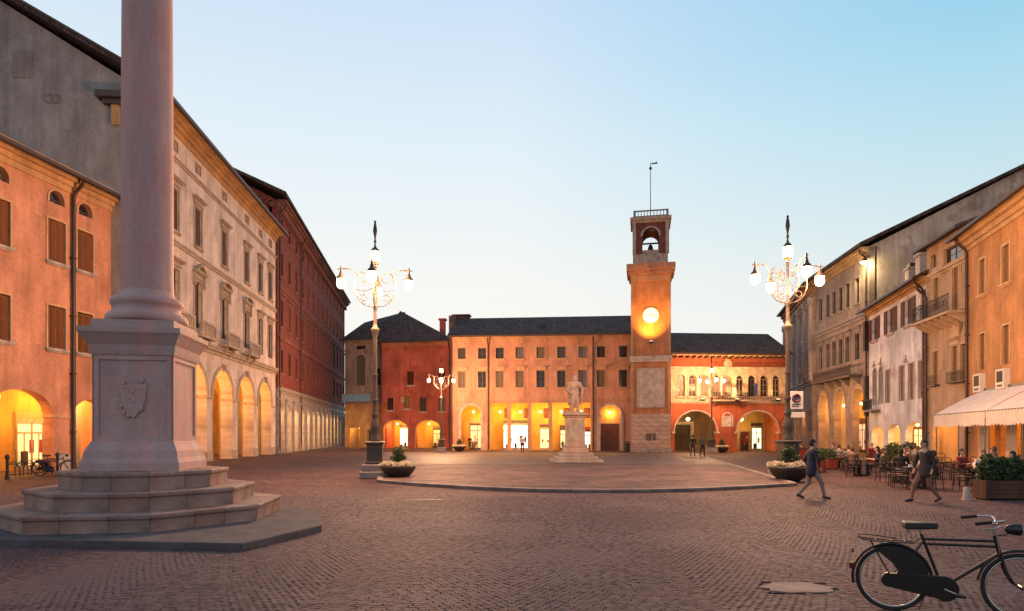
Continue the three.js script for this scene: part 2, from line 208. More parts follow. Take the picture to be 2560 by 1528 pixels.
class Facade {
  constructor(name, label, a, b, o) {
    this.L = Math.hypot(b[0] - a[0], b[1] - a[1]); this.th = Math.atan2(-(b[1] - a[1]), b[0] - a[0]);
    this.g = thing(name, label, 'building', [a[0], 0, a[1]], this.th, o.group); this.o = { thick: .45, depth: 12, u0: 0, u1: this.L, ...o }; this.open = []; this.a = a;
  }
  world(u, v, w) { const c = Math.cos(this.th), s = Math.sin(this.th); return [this.a[0] + u * c + w * s, v, this.a[1] - u * s + w * c]; }
  win(u, v, w, h, st = {}) { const o = { u, v, w, h, rise: st.rise }; this.open.push(o); const q = rnd(); if (st.shutter !== 'closed') st = { ...st, curtain: q < .25 ? 1 : q < .5 ? 2 : 0 }; const m = windowProto(w, h, st).clone(); m.position.set(u, v, 0); this.g.add(m); return m; }
  arch(u, w, h, rise, extra = {}) { const o = { u, v: 0, w, h, rise, ...extra }; this.open.push(o); return o; }
  box(name, u0, v0, w0, u1, v1, w1, mat, parent) { return part(name, bx(u0, v0, w0, u1, v1, w1), mat, parent || this.g); }
  // walls: bands = [[v0, v1, mat, thick?], ...] from the ground up
  walls(bands, sideMat, H) {
    const { u0, u1, depth } = this.o;
    for (const [v0, v1, m, th] of bands) { const ops = this.open.filter(o => o.v + o.h > v0 && o.v < v1 && o.v >= v0 - .001); part('wall', wallGeo(u0, u1, v0, v1, th || this.o.thick, ops), m, this.g); }
    const t = .4, th = this.o.thickMax || this.o.thick;
    part('side_wall', bx(u0, 0, -depth, u0 + t, H, -th), sideMat, this.g); part('side_wall', bx(u1 - t, 0, -depth, u1, H, -th), sideMat, this.g);
    part('back_wall', bx(u0 + t, 0, -depth, u1 - t, H, -depth + t), sideMat, this.g);
  }
  roof(H, rise, over = .8, opt = {}) {
    const { u0, u1, depth } = this.o, e = opt.end ?? .3, k = rise / (depth / 2), t = .22;
    const z0 = over, zr = -depth / 2, z1 = -depth - over, y0 = H - k * over, yr = H + rise;
    const prof = [[z0, y0], [zr, yr], [z1, y0], [z1, y0 + t], [zr, yr + t], [z0, y0 + t]].reverse();
    const r = part('roof', prism(prof.map(p => [p[0], p[1]]), u0 - e, u1 + e), opt.mat || MAT.roof, this.g);
    if (opt.gables) for (const u of [u0, u1 - .4]) { const g = prism([[0 - .01, H - .002], [-depth + .01, H - .002], [zr, yr - .002]].reverse(), u, u + .4); part('gable_wall', g, opt.gables, this.g); }
    part('gutter', bx(u0 - e, y0 - .02, z0 + .01, u1 + e, y0 + .15, z0 + .16), MAT.gutter, this.g);
    return r;
  }
  cornice(v, steps, mat, name = 'cornice', ends = 0) { const g = []; let y = v; for (const [h, w] of steps) { g.push(bx(this.o.u0 - (ends ? w : 0), y, -.02, this.o.u1 + (ends ? w : 0), y + h, w)); y += h; } return part(name, g, mat, this.g); }
  pipe(u, top, w = .12, r = .06) { const m = part('downpipe', [tube([[u, top, .75], [u, top - .25, .7], [u, top - .7, w + .12], [u, top - 1, w]], r, 14, 8), rod([u, 0.05, w], [u, top - 1, w], r, r, 8)], MAT.gutter, this.g); for (let y = 2; y < top - 1.5; y += 3) part('pipe_bracket', bx(u - r - .03, y, 0, u + r + .03, y + .05, w + r + .02), MAT.gutter, m); return m; }
  // arcade room behind the ground-floor openings
  room(u0, u1, h, d, wallMat, ceilMat, th) { const t = th || this.o.thick; this.box('arcade_wall', u0, 0, -d - .3, u1, h, -d, wallMat); this.box('arcade_ceiling', u0, h, -d - .3, u1, h + .25, -t - .001, ceilMat || wallMat); }
  lamp(label, u, v, w, color, cd, group, r = .15) { const p = this.world(u, v, w), t = thing('hanging_lamp', label, 'lamp', p, 0, group); part('rod', rod([0, r * .8, 0], [0, r + .5, 0], .012), MAT.iron, t); part('cap', lathe([[0, r * 1.05], [r * .55, r * .9], [r * .5, r * .72]], 12), MAT.iron, t); part('globe', new THREE.SphereGeometry(r, 16, 12), glow([1, .72, .34], 6), t); bulb(t, [0, 0, 0], color, cd, r); return t; }
  shop(name, u, w, h, d, st = {}) {                   // glazed shop front against the arcade's back wall
    const z = -d, m = part(name || 'shop_front', [bx(u - w / 2, 0, z, u + w / 2, .25, z + .12), bx(u - w / 2, h, z, u + w / 2, h + .25, z + .14), bx(u - w / 2 - .1, 0, z, u - w / 2, h + .25, z + .13), bx(u + w / 2, 0, z, u + w / 2 + .1, h + .25, z + .13), bx(u - .04, .25, z, u + .04, h, z + .11)], MAT[st.frame || 'frame'], this.g);
    for (const s of [-1, 1]) part('pane', bx(s < 0 ? u - w / 2 : u + .04, .25, z + .03, s < 0 ? u - .04 : u + w / 2, h, z + .05), st.pane || glow(st.rgb || [1, .72, .3], st.k ?? .9), m);
    part('transom', [bx(u - w / 2, h * .78, z + .05, u + w / 2, h * .78 + .07, z + .1), bx(u - w / 4 - .025, .25, z + .05, u - w / 4 + .025, h * .78, z + .09), bx(u + w / 4 - .025, .25, z + .05, u + w / 4 + .025, h * .78, z + .09)], MAT[st.frame || 'frame'], m); part('fascia_board', bx(u - w / 2 - .1, h + .26, z + .02, u + w / 2 + .1, h + .62, z + .12), fasciaMats[Math.floor(rnd() * 4)], m);
    const n = Math.max(2, Math.round(w * 1.6)); for (let i = 0; i < n; i++) { const x = u - w / 2 + (i + .5) * w / n, hh = rr(.35, 1.3), k = Math.floor(rnd() * 3); part('display_item', k == 0 ? lathe([[0, 0], [.12, 0], [.13, hh * .4], [.2, hh * .7], [.08, hh * .85], [.09, hh], [0, hh + .04]], 10) : k == 1 ? chamfer(.3, hh * .6, .16, .02) : bx(-.14, .2, 0, .14, .2 + hh * .7, .02), goodsMats[Math.floor(rnd() * 6)], m, [x + rr(-.05, .05), k == 2 ? .7 : .26, z + (k == 2 ? .055 : .28)]); }
    return m;
  }
  door(u, w, h, d, mat, name = 'door') { const z = -d, m = part(name, [bx(u - w / 2, 0, z, u - .01, h, z + .08), bx(u + .01, 0, z, u + w / 2, h, z + .08)], mat, this.g); for (const s of [-1, 1]) for (const y of [.15, .52]) part('door_panel', bx(u + s * w / 4 - w / 6, h * y, z + .08, u + s * w / 4 + w / 6, h * (y + .3), z + .11), mat, m); part('door_frame', [bx(u - w / 2 - .12, 0, z, u - w / 2, h + .12, z + .12), bx(u + w / 2, 0, z, u + w / 2 + .12, h + .12, z + .12), bx(u - w / 2, h, z, u + w / 2, h + .12, z + .118)], MAT.stoneGrey, m); return m; }
}
// ---------- ground ----------
const groundMat = new THREE.MeshPhysicalMaterial({ color: C(.14, .087, .09), map: cobFar, bumpMap: cobFarBump, bumpScale: .02, roughness: .7, specularIntensity: .35 });
const greyPav = new THREE.MeshPhysicalMaterial({ color: C(.17, .135, .135), map: pavTex, roughness: .6, specularIntensity: .5, bumpMap: pavTex, bumpScale: .004 });
const plazaMat = new THREE.MeshPhysicalMaterial({ color: C(.2, .135, .128), map: pavTex, roughness: .68, specularIntensity: .4, bumpMap: pavTex, bumpScale: .004 });
const quad = (x0, z0, x1, z1, y) => polyFaces([[[x0, y, z1], [x1, y, z1], [x1, y, z0], [x0, y, z0]]]);
const ground = struct('ground', quad(-300, -420, 300, 120, 0), groundMat);

// ---------- left row ----------
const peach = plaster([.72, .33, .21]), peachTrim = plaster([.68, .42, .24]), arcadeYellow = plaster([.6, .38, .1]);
MAT.peachTrim = peachTrim;
{ // peach house with wooden shutters
  const f = new Facade('peach_house', 'peach plastered house with brown shutters and a wide lit arch behind the column', [-23.36, -29.2], [-22.43, -36], { depth: 11, u0: -9, u1: 6.72, thick: .5 });
  const cols = [-7.2, -3.5, -.05, 3.05, 4.85];
  for (const u of cols) {
    f.win(u, 13.5, .9, .22, { rise: .42, mats: { frame: 'frame', band: 'peachTrim' }, band: .1 });
    f.win(u, 10.55, 1.05, 2.1, { shutter: 'closed', sill: 1, band: .1, mats: { band: 'peachTrim' } });
    f.win(u, 6.2, 1.05, 2.12, { shutter: 'closed', sill: 1, band: .1, mats: { band: 'peachTrim' } });
  }
  f.arch(1.1, 3.6, 2.8, 1.25, { seg: 20 }); f.arch(-3.1, 3.6, 2.8, 1.25, { seg: 20 }); f.arch(5.3, 2.5, 2.8, .95, { seg: 18 }); f.arch(-7, 3, 2.8, 1, { seg: 16 });
  f.walls([[0, 4.6, peach, .6], [4.6, 15.2, peach, .5]], peach, 15.2);
  for (const u of [3.45, -1.05, -5.3]) f.box('pier_base', u - .42, 0, -.58, u + .42, .9, .05, MAT.stoneWhite);
  for (const [a, b] of [[2.9, 4.05], [-1.3, -.7], [-5.5, -4.9]]) f.box('impost', a - .04, 2.74, -.62, b + .04, 2.88, .05, peachTrim);
  f.cornice(14.35, [[.3, .08], [.25, .2], [.25, .42], [.18, .62]], peachTrim);
  f.roof(15.35, 2.6, 1.0); f.pipe(3.95, 15.1, .16, .09);
  f.room(-8.6, 6.3, 4.4, 3.6, arcadeYellow, arcadeYellow, .6);
  const sm = f.shop('shop_front', 1.1, 2.6, 2.6, 3.6, { rgb: [1, .7, .22], k: .55, frame: 'paleFrame' }); f.box('awning_box', -.5, 3, -3.45, 2.6, 3.3, -3.2, MAT.paleFrame);
  f.box('folded_panel', 2.15, .3, -3.3, 2.55, 2.9, -3.2, S([.1, .16, .09], { roughness: .4 }));
  f.shop('shop_front', 5.2, 1.8, 2.5, 3.6, { rgb: [1, .72, .3], k: .7, frame: 'paleFrame' });
  f.lamp('round lamp hanging in the wide arch of the peach house', 1.9, 3.75, -2.2, WARM, 57, 'lamps in the arcades'); f.lamp('round lamp hanging in the narrow arch between downpipe and pedestal', 5.3, 3.75, -2.2, WARM, 42, 'lamps in the arcades');
}
const palaceWall = plaster([.76, .62, .55]), palaceGrey = plaster([.36, .335, .34]), palaceTrim = stone([.52, .42, .33]), soffit = plaster([.55, .34, .17]);
MAT.palaceTrim = palaceTrim;
{ // white palace
  const f = new Facade('white_palace', 'tall white palace with pedimented windows above lit arches', [-20.48, -36], [-23, -64.8], { depth: 20, u1: 25.5, thick: .55, thickMax: .9 });
  const B = { band: 'palaceTrim', head: 'palaceTrim', sill: 'palaceTrim', shutter: 'shutterBrown' };
  const us = [3.4, 7.0, 11.9, 17.0, 20.7, 23.7], heads = ['cornice', 'tri', 'seg', 'tri', null, null];
  us.forEach((u, i) => {
    f.win(u, 14.45, 1.15, 2.6, { head: 'cornice', band: .16, sill: 1, mats: B, shutter: 'closed' });
    f.win(u, 9.0, 1.2, 3.1, { head: ['cornice', 'tri', 'seg', 'seg', 'cornice', 'cornice'][i], band: .18, mats: { ...B, shutter: 'shutterDark' }, bars: 3 });
    f.win(u, 19.35, .75, .62, { mats: B, band: .06 });
  });
  for (const u of [1.3, 6.48, 11.6, 16.85, 22.05]) { const o = f.arch(u, 4.1, 4.6, 2.05, { seg: 24 }); part('archivolt', ringGeo({ ...o, v: 4.6, h: 0 }, .28, .07), palaceTrim, f.g); part('keystone', [cb(.34, .55, .22, u, 6.82, .08), cb(.26, .4, .3, u, 6.82, .1)], palaceTrim, f.g); }
  f.walls([[0, 7.55, palaceWall, .9], [7.55, 21.1, palaceWall, .55]], palaceGrey, 21.1);
  for (const u of [-.0, 3.9, 9.03, 14.2, 19.45, 24.75]) { const w = u < .1 ? .4 : .52; f.box('pier_base', u - w - (u > 24 ? 0 : 0), 0, -.96, u + w, .7, .06, palaceTrim); f.box('impost', u - w - .05, 4.42, -.97, u + w + .05, 4.62, .08, palaceTrim); }
  f.cornice(7.6, [[.25, .1], [.2, .26], [.14, .34]], palaceTrim, 'string_course'); f.cornice(13.55, [[.18, .1], [.12, .16]], palaceTrim, 'string_course'); f.cornice(18.7, [[.16, .08], [.1, .15]], palaceTrim, 'string_course');
  f.cornice(20.35, [[.3, .12], [.22, .34], [.2, .6], [.18, .9]], soffit);
  for (const [i, u] of us.slice(0, 4).entries()) { // small balconies with turned balusters
    const b = part('balcony', [bx(u - 1.25, 8.3, 0, u + 1.25, 8.48, .78), bx(u - 1.25, 9.25, .62, u + 1.25, 9.4, .78), bx(u - 1.25, 8.48, .6, u - 1.05, 9.25, .78), bx(u + 1.05, 8.48, .6, u + 1.25, 9.25, .78)], palaceTrim, f.g);
    for (let k = 0; k < 7; k++) part('baluster', lathe([[.05, 0], [.085, .2], [.04, .45], [.07, .7], [.05, .77]], 8), palaceTrim, b, [u - .84 + k * .28, 8.48, .69]);
    for (const s of [-.8, .8]) part('bracket', prism([[0, 8.3], [.55, 8.3], [.5, 8.1], [.12, 7.75], [0, 7.7]].reverse(), u + s - .12, u + s + .12), palaceTrim, b);
    if (i == 1 || i == 2) { }
  }
  // roof and the grey gable end towards the square
  const k = .55, zr = -10, yr = 21.25 + 11 * k, t = .3, P = [[1.0, 21.1], [zr, yr], [-21, 21.1]];
  part('roof', prism([...P, [-21, 21.1 + t], [zr, yr + t], [1.0, 21.1 + t]].reverse(), -.55, 25.9), MAT.roof, f.g);
  part('gable_wall', prism([[.0, 21.08], [-20, 21.08], [zr, yr - .12]].reverse(), .0, .5), palaceGrey, f.g); part('gable_wall', prism([[.0, 21.08], [-20, 21.08], [zr, yr - .12]].reverse(), 25.1, 25.5), palaceGrey, f.g);
  part('side_wall', bx(-.02, 0, -20, .0, 21.08, -.001), palaceGrey, f.g);
  const rake = part('rake_edge', prism([[1.1, 21.15 + t], [zr, yr + t + .04], [zr, yr + t - .1], [1.1, 21.02 + t]], -.62, -.55), MAT.gutter, f.g);
  for (let i = 0; i < 24; i++) { const w = .9 - i * .45, y = 21.32 + (1 - w) * k + .02; const g = new THREE.CylinderGeometry(.13, .16, .5, 8, 1, false, 0, Math.PI); g.rotateX(-Math.PI / 2 + Math.atan(k)); part('roof_tile', g, MAT.roof, rake, [-.5, y + .04, w]); }
  part('gutter', bx(-.55, 21.0, 1.01, 25.9, 21.2, 1.2), MAT.gutter, f.g);
  part('cornice_return', [bx(-.5, 20.6, -2.6, -.001, 20.95, .9), bx(-.3, 20.3, -2.3, -.001, 20.6, .6)], MAT.gutter, f.g); part('cornice_return', bx(-.18, 19.2, -1.9, -.001, 20.3, -1.5), soffit, f.g);
  for (const z of [-5.2, -4.85]) part('iron_ring', new THREE.TorusGeometry(.24, .045, 8, 24).rotateY(Math.PI / 2), S([.2, .17, .165]), f.g, [-.04, 20.55, z]);
  for (const [y, z, h2, w2] of [[22.4, -6.6, 1.5, 1.0], [22.6, -8.0, 1.3, .5]]) part('blocked_window', bx(-.035, y - h2 / 2, z - w2 / 2, -.001, y + h2 / 2, z + w2 / 2), plaster([.33, .295, .285]), f.g);
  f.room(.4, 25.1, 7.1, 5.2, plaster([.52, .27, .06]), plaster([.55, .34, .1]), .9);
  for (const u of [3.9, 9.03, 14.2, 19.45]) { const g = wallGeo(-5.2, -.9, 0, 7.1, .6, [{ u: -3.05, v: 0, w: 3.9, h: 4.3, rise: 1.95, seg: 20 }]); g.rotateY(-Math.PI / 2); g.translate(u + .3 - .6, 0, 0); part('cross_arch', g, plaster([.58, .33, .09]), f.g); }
  for (let i = 0; i < 4; i++) f.lamp(['round lamp hanging in the arch of the white palace beside the pedestal', 'round lamp hanging in the second arch of the white palace from the pedestal', 'round lamp hanging in the third arch of the white palace from the pedestal', 'round lamp hanging in the farthest arch of the white palace'][i], [5.6, 10.75, 15.95, 21.2][i], 5.75, -1.7, WARM, 62, 'lamps in the arcades', .2);
  f.shop('shop_front', 11.6, 2.6, 3, 5.2, { rgb: [.75, .62, .12], k: .35 }); f.shop('shop_front', 16.8, 2.4, 3, 5.2, { rgb: [.8, .5, .5], k: .25 }); f.shop('shop_front', 6.4, 2.6, 3, 5.2, { rgb: [1, .6, .2], k: .4 }); f.door(22, 1.8, 3, 5.2, MAT.darkWood);
  f.shop('shop_front', 1.5, 2, 3, 5.2, { k: .3 });
}
const redBrick = S([.30, .085, .06], { map: brickTex, bumpMap: brickTex, bumpScale: .01, roughness: .95 }), redTrim = worn([.33, .14, .1]), paleStone = MAT.stoneWhite;
MAT.redTrim = redTrim; MAT.brickPlain = redBrick;
{ // tall red building
  const f = new Facade('red_brick_palace', 'long tall red brick building with a pale arcade along the ground', [-22.75, -62], [-29.3, -112], { depth: 16, thick: .5, thickMax: .8 });
  const n = 14, sp = f.L / n, B = { frame: 'frame', band: 'redTrim', sill: 'redTrim', head: 'redTrim' };
  for (let i = 0; i < n; i++) { const u = (i + .5) * sp; f.win(u, 8.0, 1.2, 2.3, { mats: B, sill: 1, band: .12, bars: 3 }); f.win(u, 12.6, 1.25, 2.6, { mats: B, sill: 1, band: .14, head: 'cornice', bars: 3, shutter: i % 3 == 1 ? 'closed' : undefined }); f.win(u, 17.6, 1.2, 2.3, { mats: B, sill: 1, band: .12, bars: 3 }); f.win(u, 21.8, 1.1, 1.5, { mats: B, sill: 1, band: .1, bars: 2 }); f.arch(u, 2.35, 3.9, 1.0, { seg: 12 }); }
  f.walls([[0, 6.4, MAT.stoneWhite, .8], [6.4, 24.6, redBrick, .5]], redBrick, 24.6);
  for (let i = 0; i <= n; i++) { const u = Math.min(f.L - .3, Math.max(.3, i * sp)); part('pilaster', [bx(u - .28, 0, 0, u + .28, .6, .22), bx(u - .22, .6, 0, u + .22, 5.2, .16), bx(u - .3, 5.2, 0, u + .3, 5.5, .24)], MAT.stoneWhite, f.g); }
  f.cornice(6.0, [[.2, .12], [.18, .3], [.12, .38]], MAT.stoneWhite, 'string_course'); f.cornice(11.3, [[.15, .1], [.15, .18]], redTrim, 'string_course'); f.cornice(16.4, [[.15, .1]], redTrim, 'string_course');
  f.cornice(23.6, [[.35, .12], [.3, .35], [.25, .6], [.2, .85]], redTrim);
  const dg = bx(0, 23.55, -.01, .35, 23.95, .4); for (let u = .4; u < f.L; u += .9) part('dentil', dg, redTrim, f.g, [u, 0, 0]);
  const yr = 24.9 + 9 * .42; part('roof', prism([[1, 24.85], [-8, yr], [-17, 24.85], [-17, 25.15], [-8, yr + .3], [1, 25.15]].reverse(), -.9, f.L + .5), MAT.roof, f.g);
  for (const u of [0, f.L - .4]) part('gable_wall', prism([[0, 24.58], [-16, 24.58], [-8, yr - .1]].reverse(), u, u + .4), redBrick, f.g);
  const rb = []; for (let i = 0; i < 9; i++) rb.push(bx(-.55, 23.9 + i * .4, -.6 - i * .95, -.001, 24.25 + i * .4, -.35 - i * .95)); part('rake_brackets', rb, redTrim, f.g);
  f.pipe(.25, 24.2, .2, .09); f.pipe(sp * 3, 24.2, .2, .08);
  f.room(.4, f.L - .4, 5.6, 4.5, arcadeYellow, arcadeYellow, .8);
  for (let i = 0; i < 12; i += 2) f.lamp(`round lamp in arch ${['one', '', 'three', '', 'five', '', 'seven', '', 'nine', '', 'eleven'][i]} of the red building's pale arcade, counted from the white palace`, (i + .6) * sp, 4.5, -2.5, C(1, .62, .28), 110, 'lamps in the arcades');
  for (const i of [0, 2, 5, 8, 11]) f.shop('shop_front', (i + .5) * sp, 2.2, 2.7, 4.5, { rgb: [1, .85, .5], k: 1.1 });
}
{ // stone house with arched window
  const f = new Facade('stone_house', 'narrow grey stone house with one tall arched window above a blue board', [-24.03, -92], [-18.2, -90], { depth: 10, thick: .45 });
  const sm = worn([.36, .28, .24]);
  f.win(2.6, 8.9, 1.5, 3.6, { rise: .75, band: .18, bars: 4, mats: { band: 'stoneGrey' } }); f.win(2.6, 14.0, 1.5, .5, {}); f.win(5.3, 8.8, 1, 2.4, { sill: 1, bars: 3 });
  f.arch(1.6, 1.6, 2.8, 0, {}); f.arch(4.4, 1.4, 2.6, 0);
  f.walls([[0, 6.2, plaster([.62, .36, .16])], [6.2, 15.4, sm]], sm, 15.4); f.box('band_course', 0, 6.15, -.01, f.L, 6.4, .12, MAT.stoneGrey); f.cornice(14.9, [[.25, .12], [.25, .32]], MAT.stoneGrey);
  part('roof', polyFaces([[[-.5, 15.3, .7], [6.4, 15.3, .7], [6.4, 20.2, -6], [-.5, 19, -6]], [[6.4, 15.3, -12], [-.5, 15.3, -12], [-.5, 19, -6], [6.4, 20.2, -6]], [[-.5, 15.3, -12], [-.5, 15.3, .7], [-.5, 19, -6]], [[6.4, 15.3, .7], [6.4, 15.3, -12], [6.4, 20.2, -6]], [[-.5, 15.3, .7], [-.5, 15.3, -12], [6.4, 15.3, -12], [6.4, 15.3, .7]]]), MAT.roof, f.g);
  f.room(.4, 5.8, 3.5, 3, arcadeYellow); f.lamp('lamp inside the orange ground floor of the stone house', 1.6, 2.9, -1.2, WARM, 30, 'lamps in the arcades'); f.door(4.4, 1.2, 2.4, .4, MAT.darkWood); f.door(1.6, 1.2, 2.2, 2.99, MAT.darkWood);
  const p = f.world(2.2, 6.5, .55), s = thing('street_board', 'blue grey street board across the stone house below its arched window', 'sign', p, f.th); part('board', chamfer(4.6, 1.15, .12, .02), S([.2, .38, .55], { roughness: .4 }), s); part('board_rim', [bx(-2.3, 0, .062, 2.3, .08, .08), bx(-2.3, 1.07, .062, 2.3, 1.15, .08)], MAT.paleFrame, s); for (const x of [-1.6, 1.6]) part('bracket', bx(x, .5, -.55, x + .08, .58, -.06), MAT.iron, s);
}
{ // red house
  const rm = worn([.5, .125, .088]);
  const f = new Facade('red_house', 'dark red plastered house with two low lit arches between tower side and corner', [-17.88, -88], [-8.06, -86], { depth: 12, thick: .5 });
  f.win(3.6, 5.4, .9, 1.7, { sill: 1, bars: 3, shutter: 'closed', mats: { shutter: 'shutterTan' } }); f.win(5.9, 5.0, 1.0, 1.9, { sill: 1, bars: 3 }); f.win(8.6, 5.0, 1.0, 1.9, { sill: 1, bars: 3 }); f.win(1.2, 5.2, .9, 1.7, { sill: 1, bars: 3 }); f.win(4.1, 8.6, 1, 1.9, { sill: 1, shutter: 'closed', mats: { shutter: 'gate' } }); f.win(8.6, 8.6, 1, 1.9, { sill: 1, shutter: 'closed', mats: { shutter: 'gate' } });
  f.arch(2.0, 3.4, 2.6, 1.15, { seg: 16 }); f.arch(6.7, 3.5, 2.6, 1.15, { seg: 16 });
  f.walls([[0, 4.3, rm, .5], [4.3, 14.5, rm, .5]], rm, 14.5); f.cornice(13.9, [[.25, .1], [.25, .3], [.15, .5]], worn([.5, .24, .16])); for (const o of f.open.filter(o => o.v === 0)) part('archivolt', ringGeo({ ...o }, .14, .05), plaster([.6, .4, .22]), f.g); f.box('string_course', 0, 4.9, -.01, f.L, 5.0, .08, rm);
  part('roof', polyFaces([[[-.4, 14.4, .8], [10.6, 14.4, .8], [.3, 20, -6]], [[10.6, 14.4, .8], [10.6, 14.4, -12.5], [.3, 20, -6]], [[10.6, 14.4, -12.5], [-.4, 14.4, -12.5], [.3, 20, -6]], [[-.4, 14.4, -12.5], [-.4, 14.4, .8], [.3, 20, -6]], [[-.4, 14.4, .8], [-.4, 14.4, -12.5], [10.6, 14.4, -12.5], [10.6, 14.4, .8]]]), MAT.roof, f.g); f.box('gutter', -.4, 14.3, .81, 10.6, 14.5, .95, MAT.gutter);
  part('chimney', [bx(7.2, 14.6, -4, 7.9, 17.9, -3.3), bx(7.05, 17.9, -4.15, 8.05, 18.15, -3.15)], rm, f.g);
  f.room(.4, 9.6, 4, 3.4, arcadeYellow); f.shop('shop_front', 2.2, 1.7, 2.7, 3.4, { rgb: [1, .92, .65], k: 2.2, frame: 'paleFrame' }); f.shop('shop_front', 7.4, 2.2, 2.5, 3.4, { rgb: [.25, .3, .08], k: .25 }); f.lamp('round lamp in the arch of the red house beside the tall lamp post', 1.6, 3.35, -1.6, WARM, 50, 'lamps in the arcades'); f.lamp('round lamp in the arch of the red house beside the orange range', 6.2, 3.35, -1.6, WARM, 50, 'lamps in the arcades');
  const nic = part('wall_shrine', [bx(2.75, 6.2, 0, 3.25, 7.0, .15)], plaster([.6, .42, .2]), f.g); f.pipe(9.7, 14.2, .15, .08);
}
// ---------- far side ----------
{ // long orange range with portico
  const om = plaster([.64, .32, .215]), trim = plaster([.6, .36, .22]); MAT.rangeTrim = trim;
  const f = new Facade('orange_range', 'long orange three storey range with a pillared portico beside the tower', [-7.17, -75.5], [13.78, -73.5], { depth: 11, thick: .5 });
  const us = [1.25, 3.67, 5.75, 8.1, 10.55, 12.95, 15.4, 17.5, 20.05], B = { band: 'rangeTrim', sill: 'rangeTrim', head: 'rangeTrim' };
  us.forEach((u, i) => { f.win(u, 10.75, .95, 1.3, { band: .1, sill: 1, bars: 2, mats: B, shutter: [0, 4, 7].includes(i) ? 'closed' : undefined, ...([0, 4, 7].includes(i) ? { mats: { ...B, shutter: i == 4 ? 'shutterGrey' : 'shutterDark' } } : {}) }); f.win(u, 7.35, .95, 1.95, { band: .1, sill: 1, head: 'cornice', bars: 3, mats: { ...B, shutter: 'shutterGrey' }, shutter: [0, 2, 3, 7].includes(i) ? 'closed' : undefined }); });
  const oL = f.arch(2.35, 2.35, 4.15, 1.17, { seg: 20 }), oR = f.arch(18.6, 2.4, 4.15, 1.17, { seg: 20 });
  for (let i = 0; i < 5; i++) f.arch(5.63 + i * 2.42, 2.02, 5.55, 0);
  f.walls([[0, 6.1, om, .5], [6.1, 13.4, om, .5]], om, 13.4);
  for (const o of [oL, oR]) { part('archivolt', ringGeo({ ...o, v: 4.15, h: 0 }, .22, .07), MAT.stoneWhite, f.g); for (const s of [-1, 1]) part('arch_pilaster', [bx(o.u + s * 1.32 - .16, 0, 0, o.u + s * 1.32 + .16, 4.0, .1), bx(o.u + s * 1.32 - .2, 4.0, 0, o.u + s * 1.32 + .2, 4.15, .14)], MAT.stoneWhite, f.g); }
  for (let i = 0; i < 6; i++) { const u = 4.42 + i * 2.42; part('pillar', [bx(u - .24, 0, -.54, u + .24, .5, .05), bx(u - .215, .5, -.52, u + .215, 5.2, .02), bx(u - .26, 5.2, -.56, u + .26, 5.45, .07)], trim, f.g); }
  f.cornice(5.75, [[.14, .06], [.1, .12]], trim, 'string_course'); f.cornice(12.85, [[.25, .08], [.22, .26], [.16, .48]], trim);
  const t = .25; part('roof', prism([[.9, 13.25], [-5.5, 16.3], [-11.8, 13.25], [-11.8, 13.5], [-5.5, 16.3 + t], [.9, 13.5]].reverse(), -.3, 21.4), MAT.roof, f.g); for (const u of [0, 20.65]) part('gable_wall', prism([[0, 13.38], [-11, 13.38], [-5.5, 16.15]].reverse(), u, u + .4), om, f.g); f.box('gutter', -.3, 13.22, .91, 21.4, 13.4, 1.06, MAT.gutter);
  part('chimney', [bx(-.8, 13.6, -6.6, 1.2, 16.9, -5.4), bx(-.95, 16.9, -6.75, 1.35, 17.05, -5.25)], worn([.12, .08, .075]), f.g); part('chimney', [bx(-1.9 + .9, 13.6, -4.2, -1.0 + .9, 16.6, -3.6)], worn([.12, .08, .075]), f.g);
  part('skylight', [bx(10.4, 14.72, -1.4, 11.2, 14.78, -.8)], MAT.glass, f.g);
  f.pipe(4.42, 13.1, .14, .08); f.pipe(16.6, 13.1, .14, .08); f.pipe(.1, 13.1, .14, .08);
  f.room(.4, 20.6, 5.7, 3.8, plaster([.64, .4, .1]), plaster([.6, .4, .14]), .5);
  for (let i = 0; i < 5; i++) { const w = part('upper_window', bx(5.9 + i * 2.42, 3.9, -3.82, 6.7 + i * 2.42, 5.1, -3.72), MAT.gate, f.g); part('shutter', bx(5.95 + i * 2.42, 3.95, -3.72, 6.28 + i * 2.42, 5.05, -3.69), MAT.gate, w); part('shutter', bx(6.32 + i * 2.42, 3.95, -3.72, 6.65 + i * 2.42, 5.05, -3.69), MAT.gate, w); }
  f.shop('shop_front', 7.3, 2.9, 3.0, 3.8, { rgb: [1, .95, .68], k: 3.2, frame: 'paleFrame' }); f.shop('shop_front', 10.9, 1.1, 2.5, 3.8, { rgb: [.8, 1, .3], k: 1.5, frame: 'paleFrame' }); f.shop('shop_front', 13.6, 1.6, 2.4, 3.8, { rgb: [1, .9, .4], k: .9, frame: 'frame' }); f.shop('shop_front', 16, 1.2, 2.2, 3.8, { rgb: [.85, .95, .8], k: 1.6 });
  f.door(18.6, 2.1, 3.1, 1.0, MAT.gate); f.box('door_wall', 17.3, 3.23, -1.2, 19.9, 5.6, -1.0, plaster([.62, .4, .18])); f.shop('shop_front', 2.6, 1.8, 3.0, 3.8, { rgb: [1, .6, .2], k: .5 });
  const LB = ['left arch of the orange range', 'portico bay next to the left arch of the orange range', 'second portico bay of the orange range', 'middle portico bay of the orange range', 'fourth portico bay, behind the statue', 'portico bay next to the red door', 'arch above the red door'];
  [2.35, 5.6, 8.05, 10.47, 12.9, 15.3, 18.6].forEach((u, i) => f.lamp('round lamp hanging in the ' + LB[i], u, i == 6 ? 4.4 : 4.6, i == 6 ? -.45 : -1.9, WARM, i == 6 ? 20 : 42, 'lamps in the arcades'));
}
